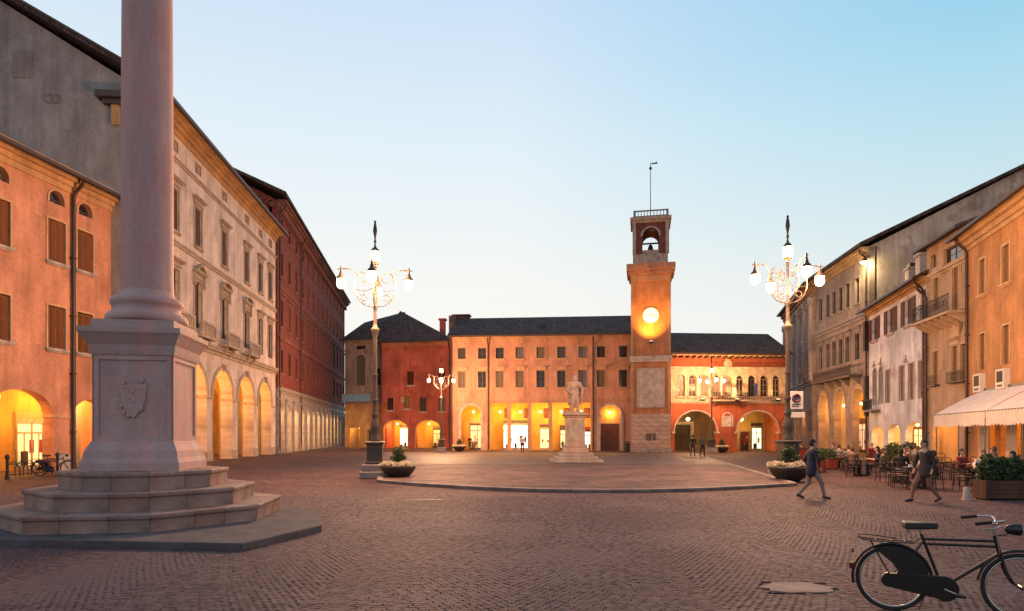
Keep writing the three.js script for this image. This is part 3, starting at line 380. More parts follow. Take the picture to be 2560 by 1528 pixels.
{ // clock tower
  const t = thing('clock_tower', 'square bell tower with glowing round clock, open belfry and roof railing', 'tower', [14.95, 0, -69.05], -.2);
  const brick = plaster([.5, .215, .1]), base = MAT.stoneWhite, dark = S([.19, .085, .07], { map: brickTex, roughness: .95 }), w = 2.05;
  // stone foot laid in courses of separate blocks on a core
  const foot = part('stone_foot', bx(-w + .03, 0, -w + .03, w - .03, 4.05, w - .03), MAT.stoneGrey, t); const bg = [chamfer(1.0, .43, .1, .015), chamfer(1.33, .43, .1, .015)], bm = [stone([.6, .44, .34]), stone([.55, .4, .32]), stone([.62, .47, .37])];
  for (let r = 0; r < 9; r++) { const n = r % 2 ? 3 : 4, bw = 4.1 / n; for (let i = 0; i < n; i++) part('stone_block', bg[n == 3 ? 1 : 0], bm[Math.floor(rnd() * 3)], foot, [-w + (i + .5) * bw, r * .45 + .01, w]); }
  part('plinth', bx(-w - .12, 0, -w - .12, w + .12, .35, w + .12), MAT.stoneGrey, t);
  part('shaft_wall', bx(-w + .02, 4.05, -w + .02, w - .02, 18.55, w - .02), brick, t);
  part('corner_strip', [bx(-w, 4.06, w - .3, -w + .32, 18.5, w + .05), bx(w - .32, 4.06, w - .3, w, 18.5, w + .05), bx(-w + .32, 18.0, w - .3, w - .32, 18.5, w + .05)], plaster([.5, .27, .16]), t);
  part('string_course', [bx(-w - .08, 9.5, -w - .08, w + .08, 9.75, w + .12), bx(-w - .14, 9.75, -w - .14, w + .14, 10.1, w + .2)], base, t);
  const pl = part('inscription_plaque', chamfer(2.5, 3.8, .1, .03, 0, 4.85, w + .04), stone([.6, .52, .46]), t); part('plaque_frame', [bx(-1.4, 4.7, w, 1.4, 4.85, w + .12), bx(-1.4, 8.65, w, 1.4, 8.82, w + .12), bx(-1.4, 4.85, w, -1.26, 8.65, w + .119), bx(1.26, 4.85, w, 1.4, 8.65, w + .119)], base, pl);
  { const g = []; for (let i = 0; i < 14; i++) { const ww = rr(.7, 1.05); for (let x = -ww; x < ww; x += .16) g.push(cb(rr(.06, .12), .07, .012, x, 8.3 - i * .235, w + .092)); } const e = part('engraved_lines', g, stone([.48, .4, .34]), pl); e.userData.kind = 'stuff'; }
  part('notice_panel', [chamfer(.55, .75, .06, .01, -.2, 1.25, w + .05), chamfer(.3, .75, .05, .01, .35, 1.25, w + .05)], S([.05, .025, .025], { roughness: .4 }), t);
  part('main_cornice', [bx(-w - .1, 18.5, -w - .1, w + .1, 18.75, w + .1), bx(-w - .25, 18.75, -w - .25, w + .25, 19.15, w + .25), bx(-w - .45, 19.15, -w - .45, w + .45, 19.75, w + .45)], plaster([.45, .22, .14]), t);
  const r = 1.7; part('belfry_base', bx(-r - .06, 19.75, -r - .06, r + .06, 20.9, r + .06), MAT.stoneGrey, t);
  const op = { u: 0, v: 20.9, w: 1.7, h: 1.9, rise: .85, seg: 18 };
  for (let i = 0; i < 4; i++) { const g = wallGeo(i % 2 ? -r + .5 : -r, i % 2 ? r - .5 : r, 20.9, 24.2, .5, [{ ...op, v: 20.9 }].map(o => ({ ...o, v: 20.9 }))); g.translate(0, 0, r); const m = part('belfry_wall', g, dark, t, [0, 0, 0], i * Math.PI / 2); const a = ringGeo({ ...op, v: 22.8, h: 0 }, .2, .05); a.translate(0, 0, r); part('archivolt', a, MAT.stoneGrey, m); const q = wallGeo(-.9, .9, 20.9, 21.35, .2, []); q.translate(0, 0, r - .1); part('parapet', q, MAT.stoneGrey, m); }
  for (const sx of [-1, 1]) for (const sz of [-1, 1]) part('corner_pilaster', bx(sx * r - .18, 20.9, sz * r - .18, sx * r + .18, 24.2, sz * r + .18), MAT.stoneGrey, t);
  part('top_cornice', [bx(-r - .2, 24.2, -r - .2, r + .2, 24.5, r + .2), bx(-r - .42, 24.5, -r - .42, r + .42, 24.75, r + .42), bx(-r - .1, 24.75, -r - .1, r + .1, 24.85, r + .1)], MAT.stoneGrey, t);
  { const rl = part('roof_railing', [0, 1, 2, 3].map(i => { const g = [bx(-1.75, 25.4, 1.65, 1.75, 25.52, 1.77), bx(-1.75, 24.86, 1.65, 1.75, 24.95, 1.75), bx(-1.79, 24.85, 1.6, -1.55, 25.52, 1.82)]; for (let x = -1.3; x < 1.4; x += .325) g.push(bx(x - .035, 24.95, 1.67, x + .035, 25.4, 1.74)); const m = merge(g); m.rotateY(i * Math.PI / 2); return m; }), MAT.ironPaint, t); }
  const bell = part('bell', lathe([[0, .85], [.1, .84], [.2, .75], [.26, .5], [.34, .2], [.48, 0], [.42, 0], [.3, .2], [.2, .6], [0, .7]], 24), S([.03, .03, .026], { metalness: .7, roughness: .5 }), t, [0, 21.5, 0]); part('yoke', [bx(-1.25, .9, -.07, 1.25, 1.05, .07), rod([0, .8, 0], [0, .95, 0], .06), new THREE.SphereGeometry(.09, 10, 8).translate(0, -.05, 0)], MAT.iron, bell);
  const pole = part('flag_pole', rod([0, 24.85, 0], [0, 31.2, 0], .05, .035, 8), MAT.ironPaint, t); part('ball', new THREE.SphereGeometry(.16, 12, 10), MAT.iron, pole, [0, 30.6, 0]); part('weather_vane', [cb(.5, .14, .02, .35, 31.1, 0), cb(.18, .22, .02, .62, 31.14, 0)], MAT.iron, pole);
  // clock: white glass dial lit from within
  const ck = part('clock_dial', new THREE.CylinderGeometry(.82, .82, .05, 40).rotateX(Math.PI / 2), glow([1, .8, .48], .95), t, [0, 14.35, w + .01]); part('dial_rim', new THREE.TorusGeometry(.83, .025, 10, 40), plaster([.6, .4, .2]), ck, [0, 0, .02]); const hd = (l, a, ww) => { const g = bx(-ww, -.1, .03, ww, l, .045); g.rotateZ(a); return g; }; part('clock_hands', [hd(.45, 1.25, .035), hd(.66, -1.75, .025)], MAT.iron, ck);
  { const g = []; for (let i = 0; i < 12; i++) { const q = bx(-.02, .66, .026, .02, .76, .034); q.rotateZ(i * Math.PI / 6); g.push(q); } part('hour_marks', g, MAT.darkWood, ck); }
  // floodlight on a bracket below the dial
  const fl = part('floodlight', [bx(-.2, 11.15, w + 1.7, .2, 11.4, w + 1.95), rod([0, 10.9, w], [0, 11.2, w + 1.75], .03)], MAT.iron, t); part('lens', bx(-.16, 11.4, w + 1.73, .16, 11.42, w + 1.92), glow([1, .75, .4], 6), fl);
  const s = new THREE.SpotLight(C(1, .42, .05), 360, 0, .78, 1, 2); s.position.set(0, 11.5, w + 1.82); s.target.position.set(0, 14.3, w - .2); s.castShadow = true; s.shadow.radius = 6; t.add(s, s.target);
}
{ // loggia
  const red = worn([.44, .11, .045]), white = stone([.55, .4, .28]), f = new Facade('town_hall_loggia', 'red loggia with two wide arches and a white stone row of arched windows', [17.32, -70], [30.4, -71], { depth: 10, thick: .5, thickMax: .55 });
  MAT.logTrim = white;
  const lit = glow([1, .6, .2], .4);
  [1.2, 2.5, 3.8, 5.15, 6.5, 7.85, 9.2, 10.6, 12.0].forEach((u, i) => f.win(u, 6.05, .86, 1.95, { rise: .43, band: .12, sill: 1, bars: 3, mats: { band: 'logTrim', sill: 'logTrim', frame: i == 6 ? 'frame' : 'shutterTan' }, ...(i > 6 ? {} : {}) }));
  const a1 = f.arch(2.85, 4.75, 2.15, 2.3, { seg: 28 }), a2 = f.arch(9.9, 4.75, 2.15, 2.3, { seg: 28 });
  f.walls([[0, 5.3, red, .55], [5.3, 9.2, white, .5], [9.2, 10.7, red, .5]], red, 10.7);
  for (const o of [a1, a2]) { part('archivolt', ringGeo({ ...o, v: 2.15, h: 0 }, .14, .08), MAT.stoneWhite, f.g); for (const s of [-1, 1]) part('impost', bx(o.u + s * 2.5 - .17, 2.0, -.56, o.u + s * 2.5 + .17, 2.18, .1), MAT.stoneWhite, f.g); }
  f.cornice(5.25, [[.12, .08], [.1, .16]], white, 'string_course'); f.cornice(9.1, [[.12, .08], [.1, .18]], white, 'string_course');
  { const g = []; for (let u = .3; u < 13; u += .7) g.push(bx(u, 10.25, -.01, u + .16, 10.45, .95)); const m = part('rafter_ends', g, MAT.darkWood, f.g); } f.box('eave_board', -.1, 10.46, -.01, 13.2, 10.54, 1.1, soffit);
  part('roof', prism([[1.2, 10.55], [-4.6, 13.5], [-10.6, 10.55], [-10.6, 10.8], [-4.6, 13.75], [1.2, 10.8]].reverse(), -.3, 13.3), MAT.roof, f.g); for (const u of [0, 12.7]) part('gable_wall', prism([[0, 10.68], [-10, 10.68], [-4.6, 13.35]].reverse(), u, u + .4), red, f.g); f.box('gutter', -.3, 10.5, 1.21, 13.3, 10.68, 1.34, MAT.gutter);
  part('arched_tablet', [ringGeo({ u: 6.4, v: 2.7, w: 1.0, h: 1.0, rise: .5 }, .14, .1), bx(5.95, 2.72, .0, 6.85, 3.9, .05)], MAT.stoneWhite, f.g); part('stone_arms', [bx(6.0, 9.3, 0, 6.9, 9.9, .14), bx(6.2, 9.9, 0, 6.7, 10.15, .14)], white, f.g);
  const bal = part('balcony', [bx(4.4, 5.5, 0, 8.6, 5.66, .8)], white, f.g); part('balcony_rail', [bx(4.4, 6.35, .7, 8.6, 6.45, .8), ...Array.from({ length: 21 }, (_, i) => bx(4.45 + i * .205, 5.66, .73, 4.49 + i * .205, 6.35, .77))], MAT.iron, bal); for (const u of [4.9, 8.1]) part('bracket', prism([[0, 5.5], [.7, 5.5], [.1, 5.05], [0, 5.0]].reverse(), u - .12, u + .12), white, bal);
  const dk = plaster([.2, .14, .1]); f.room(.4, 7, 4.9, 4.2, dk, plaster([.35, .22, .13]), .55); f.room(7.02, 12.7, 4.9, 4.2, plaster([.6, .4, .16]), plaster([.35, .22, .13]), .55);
  f.door(2.7, 2.0, 3.0, 4.2, MAT.darkWood); part('portal', ringGeo({ u: 2.7, v: 0, w: 2.3, h: 3.1 }, .25, .2, .02, -4.18), MAT.stoneWhite, f.g);
  f.shop('shop_front', 11.7, 1.1, 2.6, 4.2, { rgb: [.95, 1, .55], k: 2.0, frame: 'paleFrame' }); f.box('green_panel', 7.6, 0, -4.19, 8.7, 3.6, -4.05, S([.12, .3, .03])); f.door(10.2, 1.0, 2.2, 4.2, MAT.gate);
  f.lamp('round lamp hanging in the loggia arch beside the tower', 2.7, 3.6, -2.0, C(1, .6, .2), 16, 'lamps in the arcades', .22); f.lamp('round lamp hanging in the loggia arch beside the right street', 8.9, 3.6, -2.0, C(1, .6, .16), 34, 'lamps in the arcades', .22);
  // wall floodlights under the balcony
  for (const [u, lab] of [[3.2, 'wall floodlight on the loggia beside the tower'], [7.0, 'wall floodlight on the loggia above the arched tablet'], [11.6, 'wall floodlight on the loggia above its farther arch']]) { const p = f.world(u, 5.6, 1.25), s = thing('wall_floodlight', lab, 'lamp', p, f.th, 'floodlights on the loggia'); part('housing', [bx(-.2, -.12, -.12, .2, .12, .12), rod([0, 0, -1.25], [0, 0, -.1], .03)], MAT.iron, s); part('lens', bx(-.17, .121, -.1, .17, .14, .1), glow([1, .8, .45], 8), s); const L = new THREE.SpotLight(C(1, .62, .24), u == 7 ? 190 : 40, 0, 1.2, .8, 2); L.position.set(0, .2, 0); L.target.position.set(0, 3, -1.0); L.castShadow = true; L.shadow.radius = 6; s.add(L, L.target); }
  const fm = [S([.1, .22, .1], { roughness: .9, side: THREE.DoubleSide }), S([.5, .5, .46], { roughness: .9, side: THREE.DoubleSide }), S([.35, .03, .03], { roughness: .9, side: THREE.DoubleSide }), S([.02, .03, .1], { roughness: .9, side: THREE.DoubleSide })];
  [[5.2, 'drooping flag on the loggia balcony near the lamp', [0, 1, 2]], [8.9, 'dark drooping flag on the loggia balcony by the right arch', [3, 3, 3]]].forEach(([u, lab, cs]) => { const p = f.world(u, 6.1, .75), s = thing('flag', lab, 'flag', p, f.th, 'flags on the loggia balcony'); part('staff', rod([0, 0, 0], [0, 1.5, 1.3], .03, .02, 8), MAT.darkWood, s); cs.forEach((c, k) => { const q = new THREE.PlaneGeometry(.42, 1.3, 6, 8); const at = q.attributes.position; for (let i = 0; i < at.count; i++) { const x = at.getX(i), y = at.getY(i); at.setZ(i, .09 * Math.sin(x * 14 + k * 2 + y)); at.setX(i, x * (.55 + .15 * Math.sin(y * 2))); } q.computeVertexNormals(); q.rotateY(Math.PI / 2); q.translate(0, -.1 + .0, 0); part('cloth', q, fm[c], s, [0, .85 - .1 * k, .55 + k * .24]); }); });
}
// ---------- right row ----------
{ // pilastered palace
  const pk = plaster([.55, .39, .3]), f = new Facade('pilastered_palace', 'pink palace with tall pilasters behind the right lamp post', [39.3, -92], [33.93, -72], { depth: 12, thick: .5 });
  const n = 5, sp = f.L / n; for (let i = 0; i < n; i++) { const u = (i + .5) * sp; f.win(u, 9.2, 1.2, 2.8, { band: .15, head: 'tri', bars: 3 }); f.win(u, 14.4, 1.1, 1.8, { band: .12, bars: 2, sill: 1 }); f.arch(u, 2.4, 3.6, 1.2); }
  f.walls([[0, 7.9, pk], [7.9, 19.3, pk]], pk, 19.3);
  for (let i = 0; i <= n; i++) { const u = Math.min(f.L - .45, Math.max(.45, i * sp)); part('pilaster', [bx(u - .48, 8.0, 0, u + .48, 8.6, .4), lathe([[.36, 0], [.37, .2], [.33, .3], [.33, 4], [.29, 7.9], [.36, 8.0]], 16).translate(u, 8.6, .12), bx(u - .5, 16.6, 0, u + .5, 17.3, .5)], MAT.stoneWhite, f.g); }
  f.cornice(7.6, [[.3, .15], [.15, .35]], MAT.stoneWhite, 'string_course'); f.cornice(17.4, [[.6, .2], [.4, .35], [.4, .6], [.3, .95]], plaster([.5, .28, .15])); f.roof(19.3, 2.5, 1.0);
  f.room(.4, f.L - .4, 5.4, 3.5, arcadeYellow); f.lamp('round lamp in the arcade of the pilastered palace', 14, 4.2, -1.8, WARM, 37, 'lamps in the arcades');
  const b = part('flag_bar', rod([17.2, 7.9, .3], [20.4, 9.2, 1.4], .09, .09, 8), plaster([.6, .42, .3]), f.g);
}
{ // stone palace with balcony and pointed arches
  const darkBal = stone([.17, .14, .12]), st = worn([.38, .29, .235]), f = new Facade('stone_palace', 'brown stone palace with long balcony above pointed arches', [33.96, -71.5], [32.48, -58.2], { depth: 26, thick: .5, thickMax: .7 });
  const us = [1.5, 3.6, 5.3, 7.0, 8.7, 10.9], B = { band: 'stoneGrey', head: 'stoneGrey', sill: 'stoneGrey' }; us.forEach(u => { f.win(u, 14.3, 1.0, 2.4, { band: .12, sill: 1, mats: B, bars: 3 }); f.win(u, 9.0, 1.0, 2.5, { band: .14, head: 'cornice', mats: B, bars: 3 }); });
  const ar = [2.3, 6.7, 11.1].map(u => f.arch(u, 3.0, 3.9, 2.6, { point: 1, seg: 20 }));
  f.walls([[0, 7.3, st, .7], [7.3, 19.0, st, .5]], worn([.6, .49, .4]), 19.0); for (const o of ar) part('archivolt', ringGeo({ ...o, v: 3.9, h: 0 }, .2, .07), MAT.stoneWhite, f.g);
  const bl = part('balcony', [bx(2, 7.3, 0, 11.9, 7.5, 1.1), bx(2, 8.35, .95, 11.9, 8.5, 1.1)], darkBal, f.g); for (let i = 0; i < 34; i++) part('baluster', lathe([[.05, 0], [.09, .25], [.045, .5], [.07, .8], [.05, .85]], 8), darkBal, bl, [2.15 + i * .29, 7.5, 1.02]); for (const u of [2.4, 5, 6.9, 8.9, 11.5]) part('bracket', prism([[0, 7.3], [.95, 7.3], [.2, 6.7], [0, 6.6]].reverse(), u - .15, u + .15), MAT.stoneGrey, bl);
  f.cornice(12.6, [[.3, .14], [.2, .3]], MAT.stoneGrey, 'string_course'); f.cornice(18.2, [[.3, .15], [.25, .4], [.25, .7]], plaster([.5, .36, .2]));
  const yr = 19.0 + 14 * .47; part('roof', prism([[1, 18.95], [-13, yr], [-27, 18.95], [-27, 19.25], [-13, yr + .3], [1, 19.25]].reverse(), -.3, 13.9), MAT.roof, f.g); for (const u of [0, 12.98]) part('gable_wall', prism([[0, 18.98], [-26, 18.98], [-13, yr - .1]].reverse(), u, u + .4), worn([.6, .49, .4]), f.g);
  f.pipe(13.1, 18.8, .15, .08); f.box('corner_board', 12.9, 9.5, .0, 13.3, 12.2, .35, MAT.shutterDark); f.box('corner_board', 12.95, 3.6, .0, 13.35, 7.2, .3, MAT.shutterDark);
  f.room(.4, 12.98, 6.9, 4, arcadeYellow, arcadeYellow, .7); f.shop('shop_front', 2.4, 2, 3, 4, { rgb: [1, .6, .45], k: .5 }); f.shop('shop_front', 6.7, 2, 3, 4, { rgb: [1, .6, .2], k: .5 }); f.shop('shop_front', 11, 1.8, 3, 4, { rgb: [1, .95, .8], k: 2 });
  [2.5, 6.9, 11.3].forEach((u, i) => f.lamp(`round lamp in the ${['far', 'middle', 'near'][i]} pointed arch of the stone palace`, u, 5.0, -2, WARM, 42, 'lamps in the arcades'));
  const p = f.world(13.38, 17.6, .6), s = thing('wall_lamp', 'pale lit wall lamp at the corner of the stone palace below its roof', 'lamp', p, f.th); part('arm', tube([[-.4, .5, -.6], [0, .45, -.3], [.25, .2, .0]], .03, 10, 6), MAT.iron, s); part('shade', lathe([[.06, .25], [.25, .1], [.3, 0]], 16), MAT.ironPaint, s, [.25, -.05, 0]); part('globe', new THREE.SphereGeometry(.2, 14, 10), glow([1, .85, .5], 7), s, [.25, -.1, 0]); bulb(s, [.25, -.12, 0], C(1, .75, .35), 140, .2);
}
{ // pale house with dark red shutters
  const pw = worn([.8, .79, .84]), f = new Facade('pale_house', 'pale grey house with open dark red shutters beside the stone palace', [32.48, -58.2], [29.32, -45.2], { depth: 9, thick: .45 });
  const B = { sill: 'stoneWhite', band: 'stoneWhite' };
  [1.6, 5.8, 9.8, 12.7].forEach(u => f.win(u, 10.2, u > 12 ? 1.1 : 1.45, 2.0, { shutter: u > 12 ? 'closed' : 'open', sill: 1, mats: { ...B, shutter: 'shutterRed' } }));
  [[1.7, 'x'], [3.4, 'x'], [5.1, 'g'], [8.4, 't'], [10.4, 't'], [12.4, 't']].forEach(([u, k]) => { f.win(u, 4.5, .95, 2.7, { band: .12, bars: 3, rise: k === 'x' ? .5 : undefined, mats: { ...B, shutter: 'shutterTan' }, shutter: k === 'x' ? undefined : 'closed' }); });
  for (const u of [1.7, 3.4]) part('finial', lathe([[0, .6], [.06, .5], [.03, .35], [.14, .15], [.2, 0]], 10), MAT.stoneWhite, f.g, [u, 7.85, .08]); part('finial', lathe([[0, .6], [.06, .5], [.03, .35], [.14, .15], [.2, 0]], 10), MAT.stoneWhite, f.g, [9.4, 7.4, .08]);
  f.arch(2.4, 3.2, 1.9, .8); f.arch(6.6, 2.9, 1.95, .75); f.arch(10.9, 3.4, 2.0, .85);
  f.walls([[0, 3.9, pw, .45], [3.9, 13.2, pw, .45]], pw, 13.2); f.cornice(12.55, [[.2, .08], [.2, .26], [.2, .55]], soffit); f.roof(13.3, 2.2, .9); f.pipe(13.1, 13, .14, .09);
  const bl = part('balcony', bx(.4, 3.9, 0, 3.2, 4.05, .7), MAT.stoneGrey, f.g); part('balcony_rail', [bx(.4, 4.9, .62, 3.2, 4.96, .7), ...Array.from({ length: 15 }, (_, i) => bx(.42 + i * .19, 4.05, .64, .45 + i * .19, 4.9, .68))], MAT.iron, bl);
  for (const [u, h] of [[5.0, 1.5], [7.3, 2.0]]) { const c = part('chimney', [bx(u, 13.4, -2.2, u + .9, 13.9 + h, -1.3), bx(u - .1, 13.9 + h, -2.3, u + 1, 14.05 + h, -1.2)], plaster([.5, .43, .4]), f.g); part('chimney_cap', [bx(u + .1, 14.05 + h, -2.1, u + .8, 14.4 + h, -1.4)], MAT.darkWood, c); }
  f.room(.4, 12.9, 3.2, 3.2, arcadeYellow); f.shop('shop_front', 2.6, 2, 2.3, 3.2, { rgb: [1, .8, .4], k: 1 }); f.shop('shop_front', 4.4, .8, 2.3, 3.2, { rgb: [1, .95, .8], k: 3 }); f.shop('shop_front', 7, 2, 2.2, 3.2, { rgb: [1, .75, .25], k: .8 }); f.shop('shop_front', 11, 2.4, 2.3, 3.2, { rgb: [1, .72, .2], k: .9 });
  [2.6, 6.9, 11.2].forEach((u, i) => f.lamp(`round lamp in the ${['far', 'middle', 'near'][i]} arch of the pale house`, u, 2.65, -1.6, WARM, 32, 'lamps in the arcades', .12));
}
{ // cream house with iron balcony
  const cm = plaster([.6, .42, .28]), f = new Facade('cream_house', 'narrow cream house with an iron balcony and an attic row beside the downpipe', [29.32, -45.2], [28.36, -39.8], { depth: 10, thick: .45 });
  const B = { sill: 'stoneWhite', band: 'creamTrim', shutter: 'shutterTan', head: 'creamTrim' }; MAT.creamTrim = plaster([.66, .5, .34]);
  [1.4, 4.0, 5.1].forEach((u, i) => { f.win(u, i ? 9.85 : 10.4, .8, i ? 2.8 : 2.2, { shutter: 'closed', band: .08, mats: B }); f.win(u - .1, 5.3, .8, 2.3, { shutter: 'closed', band: .08, head: i == 1 ? 'cornice' : undefined, mats: B }); });
  f.win(1.0, 13.4, .8, .9, { band: .06, mats: B }); f.win(3.6, 13.2, 2.4, 1.0, { mats: B, bars: 2 });
  f.arch(2.6, 3.6, 2.3, 1.3, { seg: 20 }); f.walls([[0, 4.2, cm], [4.2, 15.0, cm]], cm, 15.0); f.cornice(12.7, [[.15, .08], [.14, .22]], MAT.creamTrim, 'string_course'); f.roof(15.0, 1.8, .7);
  const bl = part('balcony', [bx(.1, 9.5, 0, 5.4, 9.68, 1.1)], MAT.creamTrim, f.g); part('balcony_rail', [bx(.12, 10.7, 1.0, 5.38, 10.76, 1.06), bx(.12, 9.72, 1.0, 5.38, 9.76, 1.06), bx(.12, 10.7, .02, .18, 10.76, 1.0), ...Array.from({ length: 38 }, (_, i) => bx(.14 + i * .14, 9.76, 1.02, .16 + i * .14, 10.7, 1.04)), ...Array.from({ length: 7 }, (_, i) => new THREE.TorusGeometry(.2, .018, 6, 16).translate(.55 + i * .72, 10.25, 1.03)), ...Array.from({ length: 7 }, (_, i) => bx(.14, 9.68, .1 + i * .13, .16, 10.7, .12 + i * .13))], MAT.iron, bl);
  for (let i = 0; i < 6; i++) part('bracket', prism([[0, 9.5], [1.0, 9.5], [.9, 9.35], [.15, 8.95], [0, 8.9]].reverse(), .4 + i * .92, .62 + i * .92), MAT.creamTrim, bl);
  for (const [u, w] of [[1.3, 1.1], [4.5, 2.2]]) { const b = part('window_rail', [bx(u - w / 2, 5.9, .3, u + w / 2, 5.95, .34), bx(u - w / 2, 5.2, .0, u + w / 2, 5.28, .34), ...Array.from({ length: Math.round(w / .13) }, (_, i) => bx(u - w / 2 + i * .13, 5.28, .31, u - w / 2 + .02 + i * .13, 5.9, .33))], MAT.iron, f.g); }
  f.pipe(.2, 12.4, .16, .1); f.room(.4, 5.0, 3.9, 3.4, arcadeYellow); f.shop('shop_front', 2.5, 2.6, 2.6, 3.4, { rgb: [1, .75, .22], k: .9 }); f.lamp('round lamp in the arch of the cream house', 2.5, 3.2, -1.6, WARM, 32, 'lamps in the arcades', .12);
}
{ // orange house with awnings
  const om = plaster([.64, .32, .13]), tr = plaster([.72, .48, .26]), f = new Facade('orange_house', 'bright orange house with pale window frames above the cafe awnings', [28.37, -40.2], [26.24, -32.8], { depth: 11, u0: .5, u1: 20, thick: .45 }); MAT.orTrim = tr;
  const B = { band: 'orTrim', sill: 'orTrim', shutter: 'shutterTan' };
  for (const u of [2.75, 5.75, 9, 12.4, 15.8]) { f.win(u, 10.1, .85, 2.05, { band: .14, sill: 1, shutter: 'closed', mats: B }); f.win(u, 5.7, .85, 2.1, { band: .1, shutter: 'closed', mats: B }); f.arch(u + .5, 2.3, 2.7, .6); }
  f.walls([[0, 4.3, om], [4.3, 14.2, om]], om, 14.2); f.cornice(13.2, [[.25, .1], [.3, .25], [.25, .5], [.2, .75]], tr); f.roof(14.3, 2.4, .9); f.pipe(.9, 14, .15, .09);
  f.room(.9, 19.6, 3.6, 3.4, arcadeYellow); for (const u of [2.4, 6, 9.6, 13]) f.shop('shop_front', u, 2.6, 2.5, 3.4, { rgb: [1, .7, .2], k: .7 });
  [[4.4, 'cafe arch behind the first awning'], [9.2, 'cafe arch behind the second awning']].forEach(([u, l]) => f.lamp('round lamp in the ' + l, u, 3.0, -1.5, WARM, 37, 'lamps in the arcades', .12));
  [[2.75, 'white boxed grille unit below the first window of the orange house'], [5.75, 'white boxed grille unit below the second window of the orange house']].forEach(([u, l]) => { const p = f.world(u, 4.35, .04), s = thing('air_conditioner', l, 'air conditioner', p, f.th, 'boxed units on the orange house'); part('case', chamfer(1.0, 1.1, .3, .03, 0, 0, .12), S([.62, .58, .52], { roughness: .5 }), s); const g = []; for (let i = 0; i < 6; i++) g.push(bx(-.33, .42 + i * .09, .27, .33, .47 + i * .09, .285)); part('grille', [bx(-.36, .38, .27, .36, .98, .276), ...g], MAT.shutterDark, s); part('name_strip', bx(-.3, .14, .27, .3, .24, .28), MAT.shutterDark, s); });
  // awnings
  const fab = new THREE.MeshPhysicalMaterial({ color: C(.82, .76, .72), roughness: .95, map: clothTex, side: THREE.DoubleSide, transmission: .25, thickness: 0 });
  [[2.9, 9.85, 'cream cafe awning beside the cream house'], [10.0, 17, 'cream cafe awning nearest the right edge']].forEach(([u0, u1, lab]) => {
    const p = f.world(u0, 0, 0), t = thing('awning', lab, 'awning', p, f.th, 'awnings of the cafe'), W = u1 - u0, n = 40, pos = [], uv = [], ix = [], prof = [[.05, 4.45], [.9, 4.02], [1.8, 3.5], [2.5, 3.05]];
    for (let j = 0; j < prof.length; j++) for (let i = 0; i <= n; i++) { const x = W * i / n; pos.push(x, prof[j][1] - .05 * (j % 3 ? 1 : 0) * Math.sin(i / n * Math.PI * 5) ** 2, prof[j][0]); uv.push(x, j * .9); }
    for (let j = 0; j < prof.length - 1; j++) for (let i = 0; i < n; i++) { const a = j * (n + 1) + i, b = a + n + 1; ix.push(a, b, a + 1, a + 1, b, b + 1); }
    const g = new THREE.BufferGeometry(); g.setAttribute('position', new THREE.Float32BufferAttribute(pos, 3)); g.setAttribute('uv', new THREE.Float32BufferAttribute(uv, 2)); g.setIndex(ix); g.computeVertexNormals(); part('canopy', g, fab, t);
    const vp = [], vu = [], vi = []; for (let i = 0; i <= 160; i++) { const x = W * i / 160, sc = .12 * Math.abs(Math.sin(i * Math.PI / 8)); vp.push(x, 3.05, 2.52 + .02 * Math.sin(i * .9), x, 2.42 - sc, 2.54 + .03 * Math.sin(i * .9)); vu.push(x, 0, x, .6); if (i < 160) { const a = i * 2; vi.push(a, a + 1, a + 2, a + 2, a + 1, a + 3); } }
    const vg = new THREE.BufferGeometry(); vg.setAttribute('position', new THREE.Float32BufferAttribute(vp, 3)); vg.setAttribute('uv', new THREE.Float32BufferAttribute(vu, 2)); vg.setIndex(vi); vg.computeVertexNormals(); part('valance', vg, fab, t);
    for (const x of [0, W]) part('side_cloth', polyFaces([[[x, 4.45, .05], [x, 3.05, 2.52], [x, 2.7, 2.52], [x, 4.0, .05]]]), fab, t);
    part('front_bar', rod([0, 3.04, 2.5], [W, 3.04, 2.5], .035), MAT.ironPaint, t); for (const x of [.15, W / 2, W - .15]) part('support_pole', rod([x, 0, 2.45], [x, 3.04, 2.45], .035), MAT.ironPaint, t); part('wall_bar', bx(0, 4.42, .0, W, 4.56, .12), MAT.ironPaint, t);
    for (const x of [.4, W * .55]) part('curtain', (() => { const q = new THREE.PlaneGeometry(1.1, 2.4, 24, 1), a = q.attributes.position; for (let i = 0; i < a.count; i++) a.setZ(i, .06 * Math.sin(a.getX(i) * 18)); q.computeVertexNormals(); q.translate(x + .5, 1.25, .35); return q; })(), S([.55, .5, .45], { side: THREE.DoubleSide }), t);
  });
}
